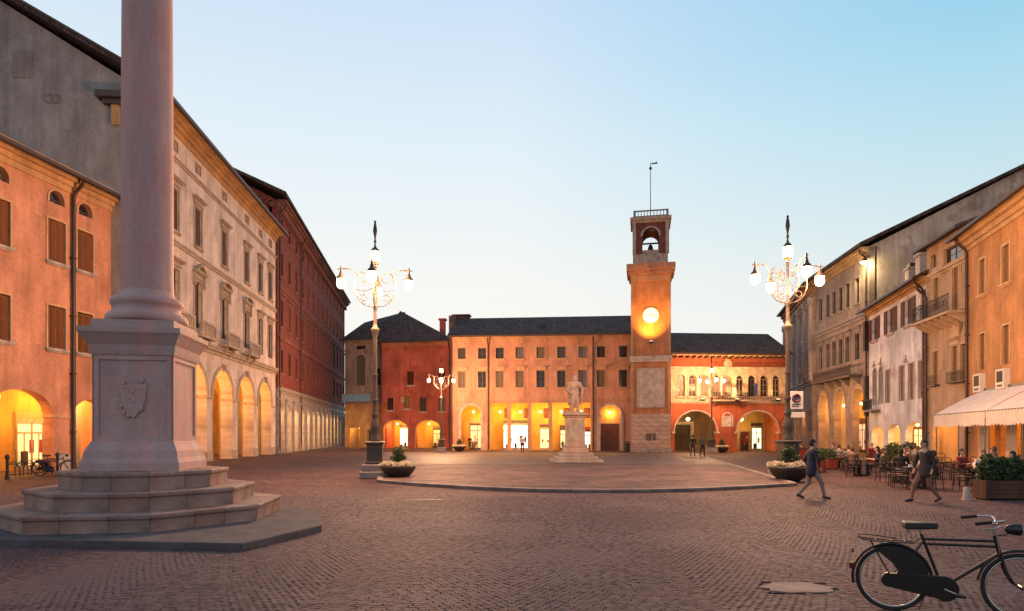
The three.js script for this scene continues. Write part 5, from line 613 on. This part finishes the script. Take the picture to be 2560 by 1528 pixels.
// ---------- bicycle ----------
function bicycle(name, label, pos, rotY, group) {
  const t = thing(name, label, 'bicycle', pos, rotY, group), K = S([.012, .011, .011], { roughness: .4, metalness: .2 }), chrome = S([.5, .48, .45], { metalness: .9, roughness: .25 }), rub = S([.012, .012, .012], { roughness: .8 }), R = .345, WB = 1.13;
  for (const [x, nm] of [[0, 'rear_wheel'], [WB, 'front_wheel']]) { const w = part(nm, new THREE.TorusGeometry(R - .02, .02, 10, 64), rub, t, [x, R, 0]); part('rim', new THREE.TorusGeometry(R - .045, .011, 8, 56), chrome, w); part('hub', rod([0, 0, -.05], [0, 0, .05], .025), chrome, w); const sp = []; for (let i = 0; i < 18; i++) { const a = i / 18 * 6.283; sp.push(rod([0, 0, i % 2 ? .03 : -.03], [Math.cos(a) * (R - .05), Math.sin(a) * (R - .05), 0], .0012, .0012, 4)); } part('spokes', sp, chrome, w); }
  const arcTube = (r, a0, a1, cx, w) => { const P = []; for (let i = 0; i <= 24; i++) { const a = a0 + (a1 - a0) * i / 24; P.push([cx + Math.cos(a) * r, R + Math.sin(a) * r, 0]); } const g = tube(P, w, 40, 8); g.scale(1, 1, 1.7); return g; };
  part('rear_mudguard', arcTube(R + .025, -.15, 3.35, 0, .016), K, t); part('front_mudguard', arcTube(R + .025, .35, 3.0, WB, .016), K, t);
  const bb = [.46, .29, 0], st = [.29, .78, 0], hd = [.92, .8, 0], hl = [.955, .68, 0];
  part('frame', [rod(bb, [st[0] - .02, .84, 0], .016), rod([.295, .785, .0], hd, .014), rod([.31, .735, 0], [.93, .745, 0], .014), rod(bb, hl, .017), rod([.955, .655, 0], [.91, .86, 0], .02), ...[-.06, .06].flatMap(z => [rod([0, R, z], [bb[0], bb[1], z * .4], .01), rod([0, R, z], [st[0], st[1] - .02, z * .3], .009)]), rod([.46, .29, -.04], [.46, .29, .04], .028)], K, t);
  part('fork', [-.055, .055].map(z => tube([[.958, .66, z * .6], [1.0, .5, z], [1.07, .38, z], [WB, R, z]], .012, 14, 8)), K, t);
  part('chain_case', (() => { const s = new THREE.Shape(); s.moveTo(-.04, .27); s.lineTo(.42, .19); s.absarc(.46, .29, .125, -1.75, 1.5, false); s.lineTo(-.04, .41); s.absarc(-.03, .34, .07, 1.6, 4.6, false); const g = new THREE.ExtrudeGeometry(s, { depth: .05, bevelEnabled: true, bevelSize: .008, bevelThickness: .008, bevelSegments: 2 }); g.translate(0, 0, .03); return g; })(), S([.014, .012, .012], { roughness: .3 }), t);
  part('skirt_guard', [-.05, .05].map(z => { const s = new THREE.Shape(); s.absarc(0, R, R + .01, .28, 2.05, false); s.lineTo(.0, .52); s.lineTo(.08, .4); s.lineTo(.3, .42); const g = new THREE.ExtrudeGeometry(s, { depth: .006, bevelEnabled: false }); g.translate(0, 0, z); return g; }), S([.01, .01, .01], { roughness: .35 }), t);
  part('saddle', (() => { const s = new THREE.Shape(); s.moveTo(-.13, -.09); s.quadraticCurveTo(-.15, 0, -.13, .09); s.quadraticCurveTo(-.04, .1, .03, .035); s.lineTo(.15, .022); s.quadraticCurveTo(.17, 0, .15, -.022); s.lineTo(.03, -.035); s.quadraticCurveTo(-.04, -.1, -.13, -.09); const g = new THREE.ExtrudeGeometry(s, { depth: .035, bevelEnabled: true, bevelSize: .014, bevelThickness: .016, bevelSegments: 4 }); g.rotateX(-Math.PI / 2); g.translate(.25, .91, 0); return g; })(), S([.02, .018, .016], { roughness: .45 }), t);
  const ss = part('seat_post', [rod([.27, .83, 0], [.262, .905, 0], .013), ...[-.045, .045].map(z => rod([.14, .885, z], [.34, .885, z * .4], .006)), ...[-.05, .05].map(z => tube(Array.from({ length: 20 }, (_, i) => [.145 + .02 * Math.cos(i * 1.6), .83 + i * .004, z + .02 * Math.sin(i * 1.6)]), .004, 40, 5))], chrome, t);
  part('handlebar', [rod([.91, .86, 0], [.895, .98, 0], .012), tube([[.7, 1.0, -.27], [.82, 1.02, -.27], [.93, 1.03, -.2], [.93, .99, -.05], [.9, .975, 0], [.93, .99, .05], [.93, 1.03, .2], [.82, 1.02, .27], [.7, 1.0, .27]], .011, 60, 8)], chrome, t); for (const z of [-.27, .27]) part('grip', rod([.68, .998, z], [.82, 1.02, z], .017), rub, t); for (const z of [-.24, .24]) part('brake_lever', tube([[.74, .95, z], [.85, .96, z], [.93, .98, z * .7]], .006, 12, 6), chrome, t);
  part('brake_rods', [rod([.9, .96, .03], [.945, .68, .03], .004, .004, 5), rod([.85, .955, -.02], [.9, .75, -.02], .004, .004, 5)], chrome, t);
  const hlp = part('headlight', lathe([[0, -.09], [.035, -.08], [.055, -.03], [.062, .04], [.05, .05]], 16).rotateZ(-Math.PI / 2), S([.012, .012, .012], { roughness: .4 }), t, [1.08, .93, 0]); part('lamp_glass', new THREE.CylinderGeometry(.05, .05, .01, 16).rotateZ(Math.PI / 2).translate(.047, 0, 0), chrome, hlp); part('lamp_bracket', tube([[.93, .86, 0], [1.0, .87, 0], [1.05, .9, 0]], .007, 8, 6), K, t);
  part('rear_rack', [tube([[-.3, .76, .06], [-.1, .745, .07], [.2, .74, .06]], .007, 12, 6), tube([[-.3, .76, -.06], [-.1, .745, -.07], [.2, .74, -.06]], .007, 12, 6), ...[-.28, -.15, 0, .12].map(x => rod([x, .75, -.065], [x, .75, .065], .005, .005, 5)), ...[-.07, .07].map(z => rod([-.2, .745, z], [0, R, z], .006, .006, 5)), rod([.2, .74, 0], [.28, .8, 0], .006), tube([[-.3, .76, .0], [-.33, .79, 0], [-.2, .8, 0], [.05, .77, 0]], .006, 14, 6)], K, t);
  part('tail_light', chamfer(.05, .07, .05, .01, -.38, .42, 0), S([.1, .008, .008], { roughness: .3 }), t); part('crank', [rod([.46, .29, .085], [.58, .24, .085], .01), rod([.46, .29, -.06], [.34, .34, -.06], .01)], chrome, t); part('pedal', [chamfer(.09, .025, .08, .006, .59, .225, .13), chamfer(.09, .025, .08, .006, .33, .33, -.1)], rub, t);
  part('kickstand', rod([.34, .26, -.05], [.28, .01, -.17], .009), chrome, t); part('reflectors', [cb(.02, .05, .02, -.37, .62, 0)], S([.15, .01, .01], { roughness: .3 }), t);
  return t;
}
const bike = bicycle('bicycle', 'black roadster bicycle with skirt guard parked in the near corner', [4.07, 0.012, -6.86], -.4);
// ---------- bike rack ----------
{
  const t = thing('bike_rack', 'low dark iron bike rack in front of the peach house arch', 'bike rack', [-21.3, 0, -27], Math.atan2(3.2, -.15)); const L = 3.2;
  for (const x of [0, L]) part('post', lathe([[.09, 0], [.09, .1], [.06, .14], [.055, .85], [.09, .88], [.09, .98], [.03, 1.05], [0, 1.06]], 12), MAT.iron, t, [x, 0, 0]); for (const y of [.18, .62]) part('rail', rod([0, y, 0], [L, y, 0], .025), MAT.iron, t);
  for (let i = 0; i < 6; i++) { const x = .35 + i * .5; part('wheel_hoop', tube([[x, .05, .28], [x, .5, .24], [x, .72, .05], [x, .72, -.05], [x, .5, -.24], [x, .05, -.28]], .02, 24, 6), MAT.iron, t); }
  const b2 = dup(bike, 'dark bicycle standing in the iron rack by the peach house', [-21.6, 0, -29.3], .25);
}
// ---------- signs, bin ----------
{
  const t = thing('road_sign', 'white square road sign with a dark ring on a post by the right lamp', 'sign', [12.95, 0, -29.2], 0); part('post', rod([0, 0, 0], [0, 3.9, 0], .035), MAT.ironPaint, t); const pn = part('panel', chamfer(.62, .8, .03, .006, 0, 3.05, .05), S([.62, .6, .56], { roughness: .5 }), t); part('ring', new THREE.TorusGeometry(.16, .045, 8, 28).translate(0, 3.55, .075), S([.1, .03, .035], { roughness: .5 }), pn); part('disc', new THREE.CylinderGeometry(.12, .12, .012, 24).rotateX(Math.PI / 2).translate(0, 3.55, .07), S([.05, .06, .14], { roughness: .5 }), pn); part('text_lines', [bx(-.2, 3.24, .066, .2, 3.28, .072), bx(-.2, 3.16, .066, .12, 3.2, .072)], MAT.shutterDark, pn); part('direction_board', chamfer(.75, .24, .03, .005, .02, 2.66, .05), S([.62, .6, .56], { roughness: .5 }), t);
  const b = thing('litter_bin', 'dark litter bin beside the foot of the tower', 'bin', [12.0, 0, -66.6]); part('drum', lathe([[.25, 0], [.28, .1], [.3, .8], [.33, .85], [.33, .95], [.28, .95]], 20), MAT.iron, b); part('lid', lathe([[0, 1.2], [.15, 1.18], [.32, 1.05], [.34, .98]], 20), MAT.iron, b);
}
// ---------- people ----------
const SKIN = [.5, .3, .21];
function person(label, pos, rotY, o, group) {
  const t = thing('person', label, 'person', pos, rotY, group), hgt = (o.h || 1.72) / 1.75, P = o.pose || 'stand', sg = s => s;
  let hip = .93, lean = 0, J = {}; const st = o.stride ?? .3;
  if (P === 'sit') { hip = .52; J = { kneeL: [-.12, .5, .4], ankL: [-.12, .09, .38], kneeR: [.12, .5, .4], ankR: [.13, .09, .46] }; }
  else if (P === 'walk') J = { kneeL: [-.09, .5, st * .75], ankL: [-.09, .1, st], kneeR: [.09, .48, -st * .15], ankR: [.09, .14, -st * 1.0] };
  else J = { kneeL: [-.1, .5, .02], ankL: [-.11, .08, 0], kneeR: [.1, .5, .03], ankR: [.12, .08, .02] };
  const hy = hip, sh = hy + .5, ln = P === 'sit' ? .02 : .03; const A = o.arms || (P === 'sit' ? 'table' : P === 'walk' ? 'swing' : 'down'); const E = {};
  for (const [s, n] of [[-1, 'L'], [1, 'R']]) {
    const x = s * .2; E['sh' + n] = [x, sh, ln];
    if (A === 'table') { E['el' + n] = [s * .25, sh - .26, .12]; E['wr' + n] = [s * .12, sh - .22, .36]; }
    else if (A === 'swing') { E['el' + n] = [s * .25, sh - .27, -s * .1]; E['wr' + n] = [s * .23, sh - .48, s < 0 ? .16 : -.02]; }
    else if (A === 'fold') { E['el' + n] = [s * .26, sh - .28, .05]; E['wr' + n] = [-s * .04, sh - .24, .22]; }
    else { E['el' + n] = [s * .25, sh - .28, -.02]; E['wr' + n] = [s * .25, sh - .53, .05]; }
  }
  const c = o.colors, B = [
    cap([-.08, hy + .02, 0], [.08, hy + .02, 0], .125, .125, o.coat ? 'top' : 'low', { s: [1, 1, .88] }), cap([0, hy + .1, 0], [0, hy + .26, .005], .125, .135, 'top', { s: [1.1, 1, .82] }), cap([0, hy + .26, .005], [0, hy + .42, .01], .135, .14, 'top', { s: [1.15, 1, .82] }), cap([-.13, sh - .03, ln - .02], [.13, sh - .03, ln - .02], .085, .085, 'top'), cap([0, sh, ln - .01], [0, sh + .13, ln + .005], .058, .052, 'skin'),
  ];
  for (const [s, n] of [[-1, 'L'], [1, 'R']]) { const k = J['knee' + n], a = J['ank' + n]; const skirt = o.skirt; B.push(cap([s * .09, hy, 0], k, .095, .066, 'low'), cap(k, [a[0], a[1], a[2]], .062, .042, o.bareLegs ? 'skin' : 'low'), cap([a[0], a[1] - .02, a[2] - .02], [a[0] + s * .02, .045, a[2] + .15], .045, .036, 'shoe', { pri: .004 })); B.push(cap(E['sh' + n], E['el' + n], .056, .046, 'top'), cap(E['el' + n], E['wr' + n], .043, .03, o.short ? 'skin' : 'top')); }
  if (o.coat) B.push(cap([0, hy + .1, 0], [0, hy - .1, 0], .15, .165, 'top', { s: [1.12, 1, .9], pri: .012 }), cap([-.1, sh + .02, ln + .02], [.1, sh + .02, ln + .02], .05, .05, 'scarf', { pri: .004 })); if (o.skirt) B.push(cap([0, hy, 0], [0, hy - .3, .02], .15, .2, 'low', { s: [1.05, 1, .85] }));
  const top = sh + .4, g1 = sdfMesh(74, (top + .1) / 2 + .02, [0, (top + .05) / 2, P === 'sit' ? .12 : 0], B, .035, { ...c, skin: o.skin || SKIN });
  // head
  const hc = [0, sh + .235, ln + .02], H = [cap(hc, hc, .1, .1, 'skin', { s: [.78, 1.12, .95] }), cap([0, hc[1] - .07, hc[2] + .045], [0, hc[1] - .08, hc[2] + .05], .045, .04, 'skin', { k: .03 }), cap([0, hc[1] + .01, hc[2] + .088], [0, hc[1] - .025, hc[2] + .105], .011, .016, 'skin', { k: .012 }), cap([-.03, hc[1] - .055, hc[2] + .082], [.03, hc[1] - .055, hc[2] + .082], .008, .008, 'lip', { k: .008, pri: .003 }), cap([0, sh + .02, ln - .005], [0, sh + .15, ln + .005], .052, .05, 'skin'), cap([0, hc[1] + .035, hc[2] - .018], [0, hc[1] + .0, hc[2] - .03], .1, .096, 'hair', { s: [.85, 1.02, .95], k: .012, pri: .004 }), ...(o.longHair ? [cap([0, hc[1] - .02, hc[2] - .06], [0, sh + .0, ln - .06], .075, .07, 'hair', { s: [1.1, 1, .6] })] : [])];
  for (const s of [-1, 1]) H.push(cap([s * .078, hc[1], hc[2]], [s * .083, hc[1] - .02, hc[2] - .005], .018, .014, 'skin', { k: .01 }), cap([s * .032, hc[1] + .012, hc[2] + .083], [s * .032, hc[1] + .012, hc[2] + .084], .012, .012, 'eye', { k: .004, pri: .003 }), cap([s * .018, hc[1] + .036, hc[2] + .09], [s * .046, hc[1] + .034, hc[2] + .08], .006, .005, 'hair', { k: .004, pri: .004 }));
  const cols = { ...c, skin: o.skin || SKIN, lip: [.36, .13, .11], eye: [.06, .05, .05], hair: c.hair || [.03, .02, .015] };
  const g2 = sdfMesh(46, .2, [0, hc[1] - .02, hc[2] - .01], H, .02, cols), gs = [g1, g2];
  for (const [s, n] of [[-1, 'L'], [1, 'R']]) { const w = E['wr' + n], e = E['el' + n], d = V(w[0] - e[0], w[1] - e[1], w[2] - e[2]).normalize(), sd = V(s, 0, 0).addScaledVector(d, -s * d.x).normalize(), up = d.clone().cross(sd); const at = (f, a, b) => [w[0] + d.x * f + sd.x * a + up.x * b, w[1] + d.y * f + sd.y * a + up.y * b, w[2] + d.z * f + sd.z * a + up.z * b]; const q = [cap(at(-.03, 0, 0), at(.03, 0, 0), .028, .027, 'skin'), cap(at(.03, -.022, 0), at(.075, -.026, 0), .018, .016, 'skin'), cap(at(.03, .022, 0), at(.075, .026, 0), .018, .016, 'skin')]; [-.032, -.011, .011, .031].forEach((a, i) => { const l = [.075, .085, .08, .062][i]; q.push(cap(at(.085, a, 0), at(.085 + l * .5, a * 1.1, -.008), .0095, .009, 'skin', { k: .004 }), cap(at(.085 + l * .5, a * 1.1, -.008), at(.085 + l * .85, a * 1.1, -.03), .009, .0075, 'skin', { k: .004 })); }); q.push(cap(at(.02, -s * 0 - .03, 0), at(.06, -.058, -.012), .012, .0105, 'skin', { k: .006 }), cap(at(.06, -.058, -.012), at(.09, -.055, -.025), .0105, .009, 'skin', { k: .006 })); gs.push(sdfMesh(32, .115, at(.07, 0, 0), q, .01, cols)); }
  const body = merge(gs); body.scale(hgt, hgt, hgt); const mesh = part('body', body, S([1, 1, 1], { vertexColors: true, roughness: .85 }), t); return t;
}
const D = [.018, .017, .02], NAVY = [.02, .024, .045], CREAM = [.55, .48, .42], BRN = [.1, .055, .035], RED = [.22, .03, .025], OLV = [.06, .06, .035], GRY = [.16, .15, .15];
// walkers
person('walker in dark jacket and grey trousers striding beside the right flower bowl', [9.1, 0, -18.7].map((v, i) => i == 0 ? 8.75 : v), 1.5, { pose: 'walk', stride: .34, coat: 1, colors: { top: [.02, .022, .04], low: [.2, .16, .14], shoe: [.05, .03, .02], hair: [.03, .02, .015], scarf: [.25, .05, .04] } });
person('walker in brown trousers passing the cafe tables', [11.5, 0, -17.8], -1.45, { pose: 'walk', stride: .36, coat: 1, colors: { top: [.035, .03, .03], low: [.2, .1, .065], shoe: D, hair: [.05, .03, .018], scarf: [.3, .27, .22] } });
const far = person('dark figure walking before the loggia arch beside the tower', [14.4, .1, -51], 2.6, { pose: 'walk', stride: .28, colors: { top: D, low: [.03, .02, .02], shoe: D, hair: D } });
person('second figure in olive walking before the loggia', [15.05, .1, -50.6], 2.4, { pose: 'walk', stride: .24, colors: { top: OLV, low: D, shoe: D, hair: BRN }, longHair: 1 });
person('person in white top and dark trousers before the bright portico', [1.08, 0, -66.5], .2, { pose: 'stand', colors: { top: [.6, .55, .5], low: [.05, .025, .03], shoe: D, hair: BRN }, short: 1 });
person('dark silhouetted person standing in the left arch of the orange range', [-5.05, 0, -76.3], .6, { pose: 'stand', arms: 'fold', colors: { top: [.04, .01, .008], low: D, shoe: D, hair: D } });
person('person in pale jacket beside the left arch of the orange range', [-4.3, 0, -75.6], -.5, { pose: 'stand', colors: { top: CREAM, low: BRN, shoe: D, hair: BRN } });
person('person standing under the loggia arch beside the right street', [26.6, 0, -72.6], .1, { pose: 'stand', colors: { top: RED, low: D, shoe: D, hair: D } });
// ---------- cafe ----------
const chair = (() => { const t = thing('cafe_chair', 'x', 'chair', [0, 0, 0], 0, 'cafe chairs'), W = S([.06, .03, .018], { map: woodTex, roughness: .6 }), seat = S([.13, .07, .04], { map: clothTex, roughness: .9 });
  part('seat', (() => { const g = chamfer(.42, .035, .42, .012, 0, .44, 0); return g; })(), seat, t); for (const [x, z] of [[-.19, .19], [.19, .19]]) part('leg', rod([x * 1.08, 0, z * 1.05], [x, .45, z], .016, .018, 8), W, t); for (const x of [-.19, .19]) part('leg', tube([[x * 1.05, 0, -.24], [x, .45, -.19], [x, .7, -.21], [x * .92, .86, -.26]], .016, 14, 8), W, t);
  part('backrest', [tube([[-.19, .84, -.25], [-.12, .9, -.28], [.12, .9, -.28], [.19, .84, -.25]], .016, 14, 8), bx(-.16, .58, -.225, .16, .62, -.2), bx(-.16, .7, -.235, .16, .74, -.21)], W, t); part('stretcher', [rod([-.19, .2, .19], [-.19, .2, -.21], .009), rod([.19, .2, .19], [.19, .2, -.21], .009)], W, t); return t; })();
const table = (() => { const t = thing('cafe_table', 'x', 'table', [0, 0, 0], 0, 'cafe tables'); part('table_top', new THREE.CylinderGeometry(.36, .36, .03, 28).translate(0, .735, 0), S([.2, .12, .08], { map: woodTex, roughness: .35 }), t); part('stem', rod([0, .03, 0], [0, .72, 0], .03), MAT.iron, t); part('foot', [0, 1, 2].map(i => tube([[0, .12, 0], [.15, .08, 0], [.28, .015, 0]], .018, 10, 6).rotateY(i * 2.094)), MAT.iron, t); return t; })();
{
  const spots = [[14.2, -22.6], [15.9, -21.4], [17.2, -23.6], [15.4, -25.2], [18.6, -21.6], [17.6, -27.2], [19.8, -25.4], [15.9, -29.2], [19.2, -30.6], [21.3, -28.2], [17.2, -31.9], [18.4, -34.6], [21.6, -33.2]];
  const where = ['nearest the walkers', 'second along the open square', 'beside the planter box', 'third along the open square', 'by the planter box end', 'in the middle of the terrace', 'beneath the awning edge', 'farthest along the open square', 'farthest under the awning', 'under the awning behind the planter', 'behind the farthest open table', 'before the menu board', 'before the cream house arch'];
  const ppl = [['seated person in black at the terrace table nearest the walkers', D, D], ['seated person in white shirt at the terrace table nearest the walkers', CREAM, NAVY], ['seated person in navy at the second terrace table', NAVY, D], ['seated person in cream top at the second terrace table', [.6, .5, .42], GRY], ['seated person in grey at the table beside the planter box', GRY, D], ['seated person in red at the table beside the planter box', RED, D], ['seated person in brown at the third terrace table', BRN, D], ['seated person in olive at the third terrace table', OLV, NAVY], ['seated person in dark coat by the planter box end', D, GRY], ['seated person in pale grey in the middle of the terrace', [.4, .37, .35], D], ['seated person in maroon in the middle of the terrace', [.12, .02, .03], D], ['seated person in black beneath the awning edge', D, D], ['seated person in teal at the farthest open table', [.02, .07, .08], D], ['seated person in brown coat at the farthest open table', [.12, .07, .045], D], ['seated person in dark blue farthest under the awning', NAVY, D], ['seated person in grey coat farthest under the awning', GRY, D]];
  let last, pi = 0, first = true;
  spots.forEach(([x, z], k) => { if (k === 0) { table.position.set(x, 0, z); table.userData.label = 'small round cafe table ' + where[0]; } else dup(table, 'small round cafe table ' + where[k], [x, 0, z], k);
    const n = k < 6 ? 4 : 3, a0 = k * .7 + .4; for (let i = 0; i < n; i++) { const a = a0 + i * 6.283 / n, cx = x + Math.sin(a) * .68, cz = z + Math.cos(a) * .68, lab = `${['first', 'second', 'third', 'fourth'][i]} wooden chair at the cafe table ${where[k]}`, ry = a + Math.PI; if (first) { chair.position.set(cx, 0, cz); chair.rotation.y = ry; chair.userData.label = lab; first = false; } else dup(chair, lab, [cx, 0, cz], ry);
      const want = [2, 2, 2, 3, 1, 2, 1, 2, 1][k]; if (i < want && pi < ppl.length) { const [l, c1, c2] = ppl[pi++]; last = person(l, [cx + Math.sin(ry) * -.02, 0.0, cz + Math.cos(ry) * -.02], ry, { pose: 'sit', longHair: pi % 3 == 0, short: pi % 2, colors: { top: c1, low: c2, shoe: D, hair: [[.02, .015, .01], [.06, .035, .02], [.1, .06, .03]][pi % 3] } }, 'people sitting at the cafe'); } }
    if (k > 8) { const a = a0 + 6.283 / n, c2 = [x + Math.sin(a) * .68, 0, z + Math.cos(a) * .68]; dup(last, 'seated person in dark clothes at the table ' + where[k], c2, a + Math.PI); }
    if (k < 7) { const gg = solo('drinking_glass', 'small drinking glass on the cafe table ' + where[k], 'glass', lathe([[0, 0], [.03, 0], [.036, .12], [.033, .12], [.028, .01], [0, .01]], 14), new THREE.MeshPhysicalMaterial({ color: C(.9, .9, .9), roughness: .05, transmission: 1, thickness: 0 }), [x + .1, .751, z + .08], 0, 'glasses on the cafe tables'); const tent = solo('paper_napkins', 'white folded napkins on the cafe table ' + where[k], 'napkins', [prism([[-.04, 0], [.04, 0], [0, .09]].reverse(), -.06, .06)], S([.7, .68, .64]), [x - .1, .751, z - .05], k, 'napkins on the cafe tables'); }
  });
  // planter boxes with shrubs
  const box = (lab, pos, rotY, L, col, hgt, group, dens = 1) => { const t = thing('planter_box', lab, 'planter', pos, rotY, group), W = S(col, { map: woodTex, roughness: .7 }); part('liner', bx(-L / 2 + .03, .06, -.24, L / 2 - .03, .48, .24), MAT.darkWood, t); for (let i = 0; i < 4; i++) for (const s of [-1, 1]) part('plank', chamfer(L, .125, .025, .005, 0, .06 + i * .13, s * .26), W, t); for (const s of [-1, 1]) part('end_panel', chamfer(.03, .53, .5, .005, s * (L / 2 + .012), .05, 0), W, t); for (const s of [-1, 1]) for (const q of [-1, 1]) part('foot', bx(s * (L / 2 - .1) - .04, 0, q * .18 - .04, s * (L / 2 - .1) + .04, .06, q * .18 + .04), MAT.iron, t);
    const n = Math.round(L / .42); for (let i = 0; i < n; i++) { const x = -L / 2 + (i + .5) * L / n, h = hgt * rr(.8, 1.2); const g = merge([leafCloud(Math.round(330 * dens), .28, h * .5, .26, .13, .52 + h * .5, green), leafCloud(Math.round(90 * dens), .16, h * .28, .16, .15, .5 + h, green)]); g.translate(x, 0, rr(-.04, .04)); part('shrub', g, leafMat, t); part('stem', [rod([x, .45, 0], [x + rr(-.08, .08), .5 + h * .8, rr(-.08, .08)], .014, .006, 6), rod([x + .05, .45, 0], [x + rr(0, .2), .5 + h * .6, rr(-.1, .1)], .01, .005, 6)], MAT.darkWood, t); } return t; };
  box('long brown planter box of dark shrubs on the near side of the cafe', [15.2, 0, -18.6], .08, 3.4, [.13, .05, .025], .55, 'planter boxes round the cafe', 1.3); box('brown planter box of dark shrubs at the right edge of the view', [18.4, 0, -19.6], .5, 2.2, [.12, .045, .025], .75, 'planter boxes round the cafe', 1.3);
  [[13.6, -31, 'dark red planter box of low shrubs at the far end of the terrace'], [15.4, -32.6, 'dark red planter box of low shrubs behind the farthest cafe table'], [14.3, -35.5, 'dark red planter box near the pale house']].forEach(([x, z, l], i) => box(l, [x + (i == 2 ? 3 : 0), 0, z], 1.2 + i * .2, 2, [.17, .02, .015], .45, 'red planter boxes of the terrace'));
  // red screens
  [[17.8, -40, 'dark red cloth screen before the stone palace'], [19.9, -39.2, 'dark red cloth screen before the pale house'], [22, -38.2, 'dark red cloth screen beside the cream house']].forEach(([x, z, l]) => { const t = thing('cloth_screen', l, 'screen', [x, 0, z], .35, 'red screens of the terrace'); part('cloth', (() => { const q = new THREE.PlaneGeometry(1.8, .85, 20, 4), a = q.attributes.position; for (let i = 0; i < a.count; i++) a.setZ(i, .02 * Math.sin(a.getX(i) * 12)); q.computeVertexNormals(); q.translate(0, .55, 0); return q; })(), S([.17, .015, .012], { side: THREE.DoubleSide, roughness: .9 }), t); for (const s of [-1, 1]) part('post', rod([s * .92, 0, 0], [s * .92, 1.05, 0], .025), MAT.iron, t); part('rail', rod([-.92, 1.0, 0], [.92, 1.0, 0], .015), MAT.iron, t); for (const s of [-1, 1]) part('foot', cb(.08, .03, .45, s * .92, .015, 0), MAT.iron, t); });
  [[18.8, -41.5, 'seated person in black before the stone palace', D], [20.6, -41, 'seated person in grey before the pale house', GRY], [22.4, -39.8, 'seated person in red before the cream house', RED]].forEach(([x, z, l, c], i) => { dup(chair, `wooden chair behind the ${['first', 'second', 'third'][i]} red screen from the stone palace`, [x, 0, z], 3.3 + i); person(l, [x, 0, z], 3.3 + i, { pose: 'sit', colors: { top: c, low: D, shoe: D, hair: BRN } }, 'people sitting at the cafe'); });
  // a-board and potted shrub
  const a = thing('menu_board', 'white and brown folding menu board before the pale house', 'sign', [21.6, 0, -35.2], -.4); for (const s of [-1, 1]) { const g = chamfer(.6, 1.0, .03, .006); g.rotateX(s * -.2); g.translate(0, .02, s * .2); part('frame', g, MAT.gate, a); const q = bx(-.24, .15, .016, .24, .9, .022); if (s < 0) q.rotateY(Math.PI); q.rotateX(s * -.2); q.translate(0, .02, s * .2); part('board', q, S([.6, .55, .5]), a); }
  const pot = thing('potted_shrub', 'green shrub in a dark pot beside the menu board', 'plant', [20.4, 0, -34.2]); part('pot', lathe([[0, 0], [.2, 0], [.28, .4], [.3, .42], [.27, .44], [.24, .38], [0, .36]], 20), MAT.iron, pot); part('crown', leafCloud(700, .42, .5, .42, .14, .95, green), leafMat, pot); part('stem', rod([0, .36, 0], [0, .9, 0], .03, .015, 6), MAT.darkWood, pot);
  const pot2 = dup(pot, 'green shrub in a dark pot at the cream house arch', [23.2, 0, -37.4], 1);
  const cart = solo('small_paving_bollard', 'short pale stone bollard by the planter box corner', 'bollard', [lathe([[.12, 0], [.12, .06], [.09, .1], [.085, .3], [.06, .38], [0, .4]], 16)], MAT.stoneWhite, [13.0, 0, -18.3]);
}

{ const t = thing('drain_grate', 'dark iron drain grate set in the cobbles before the left flower bowl', 'drain', [-2.55, .012, -18.3], .25); part('frame', [bx(-.5, 0, -.14, .5, .012, -.11), bx(-.5, 0, .11, .5, .012, .14), bx(-.5, 0, -.11, -.47, .012, .11), bx(.47, 0, -.11, .5, .012, .11)], MAT.iron, t); for (let i = 0; i < 15; i++) part('bar', bx(-.45 + i * .062, 0, -.11, -.42 + i * .062, .01, .11), MAT.iron, t); }
renderer.render(scene, camera);
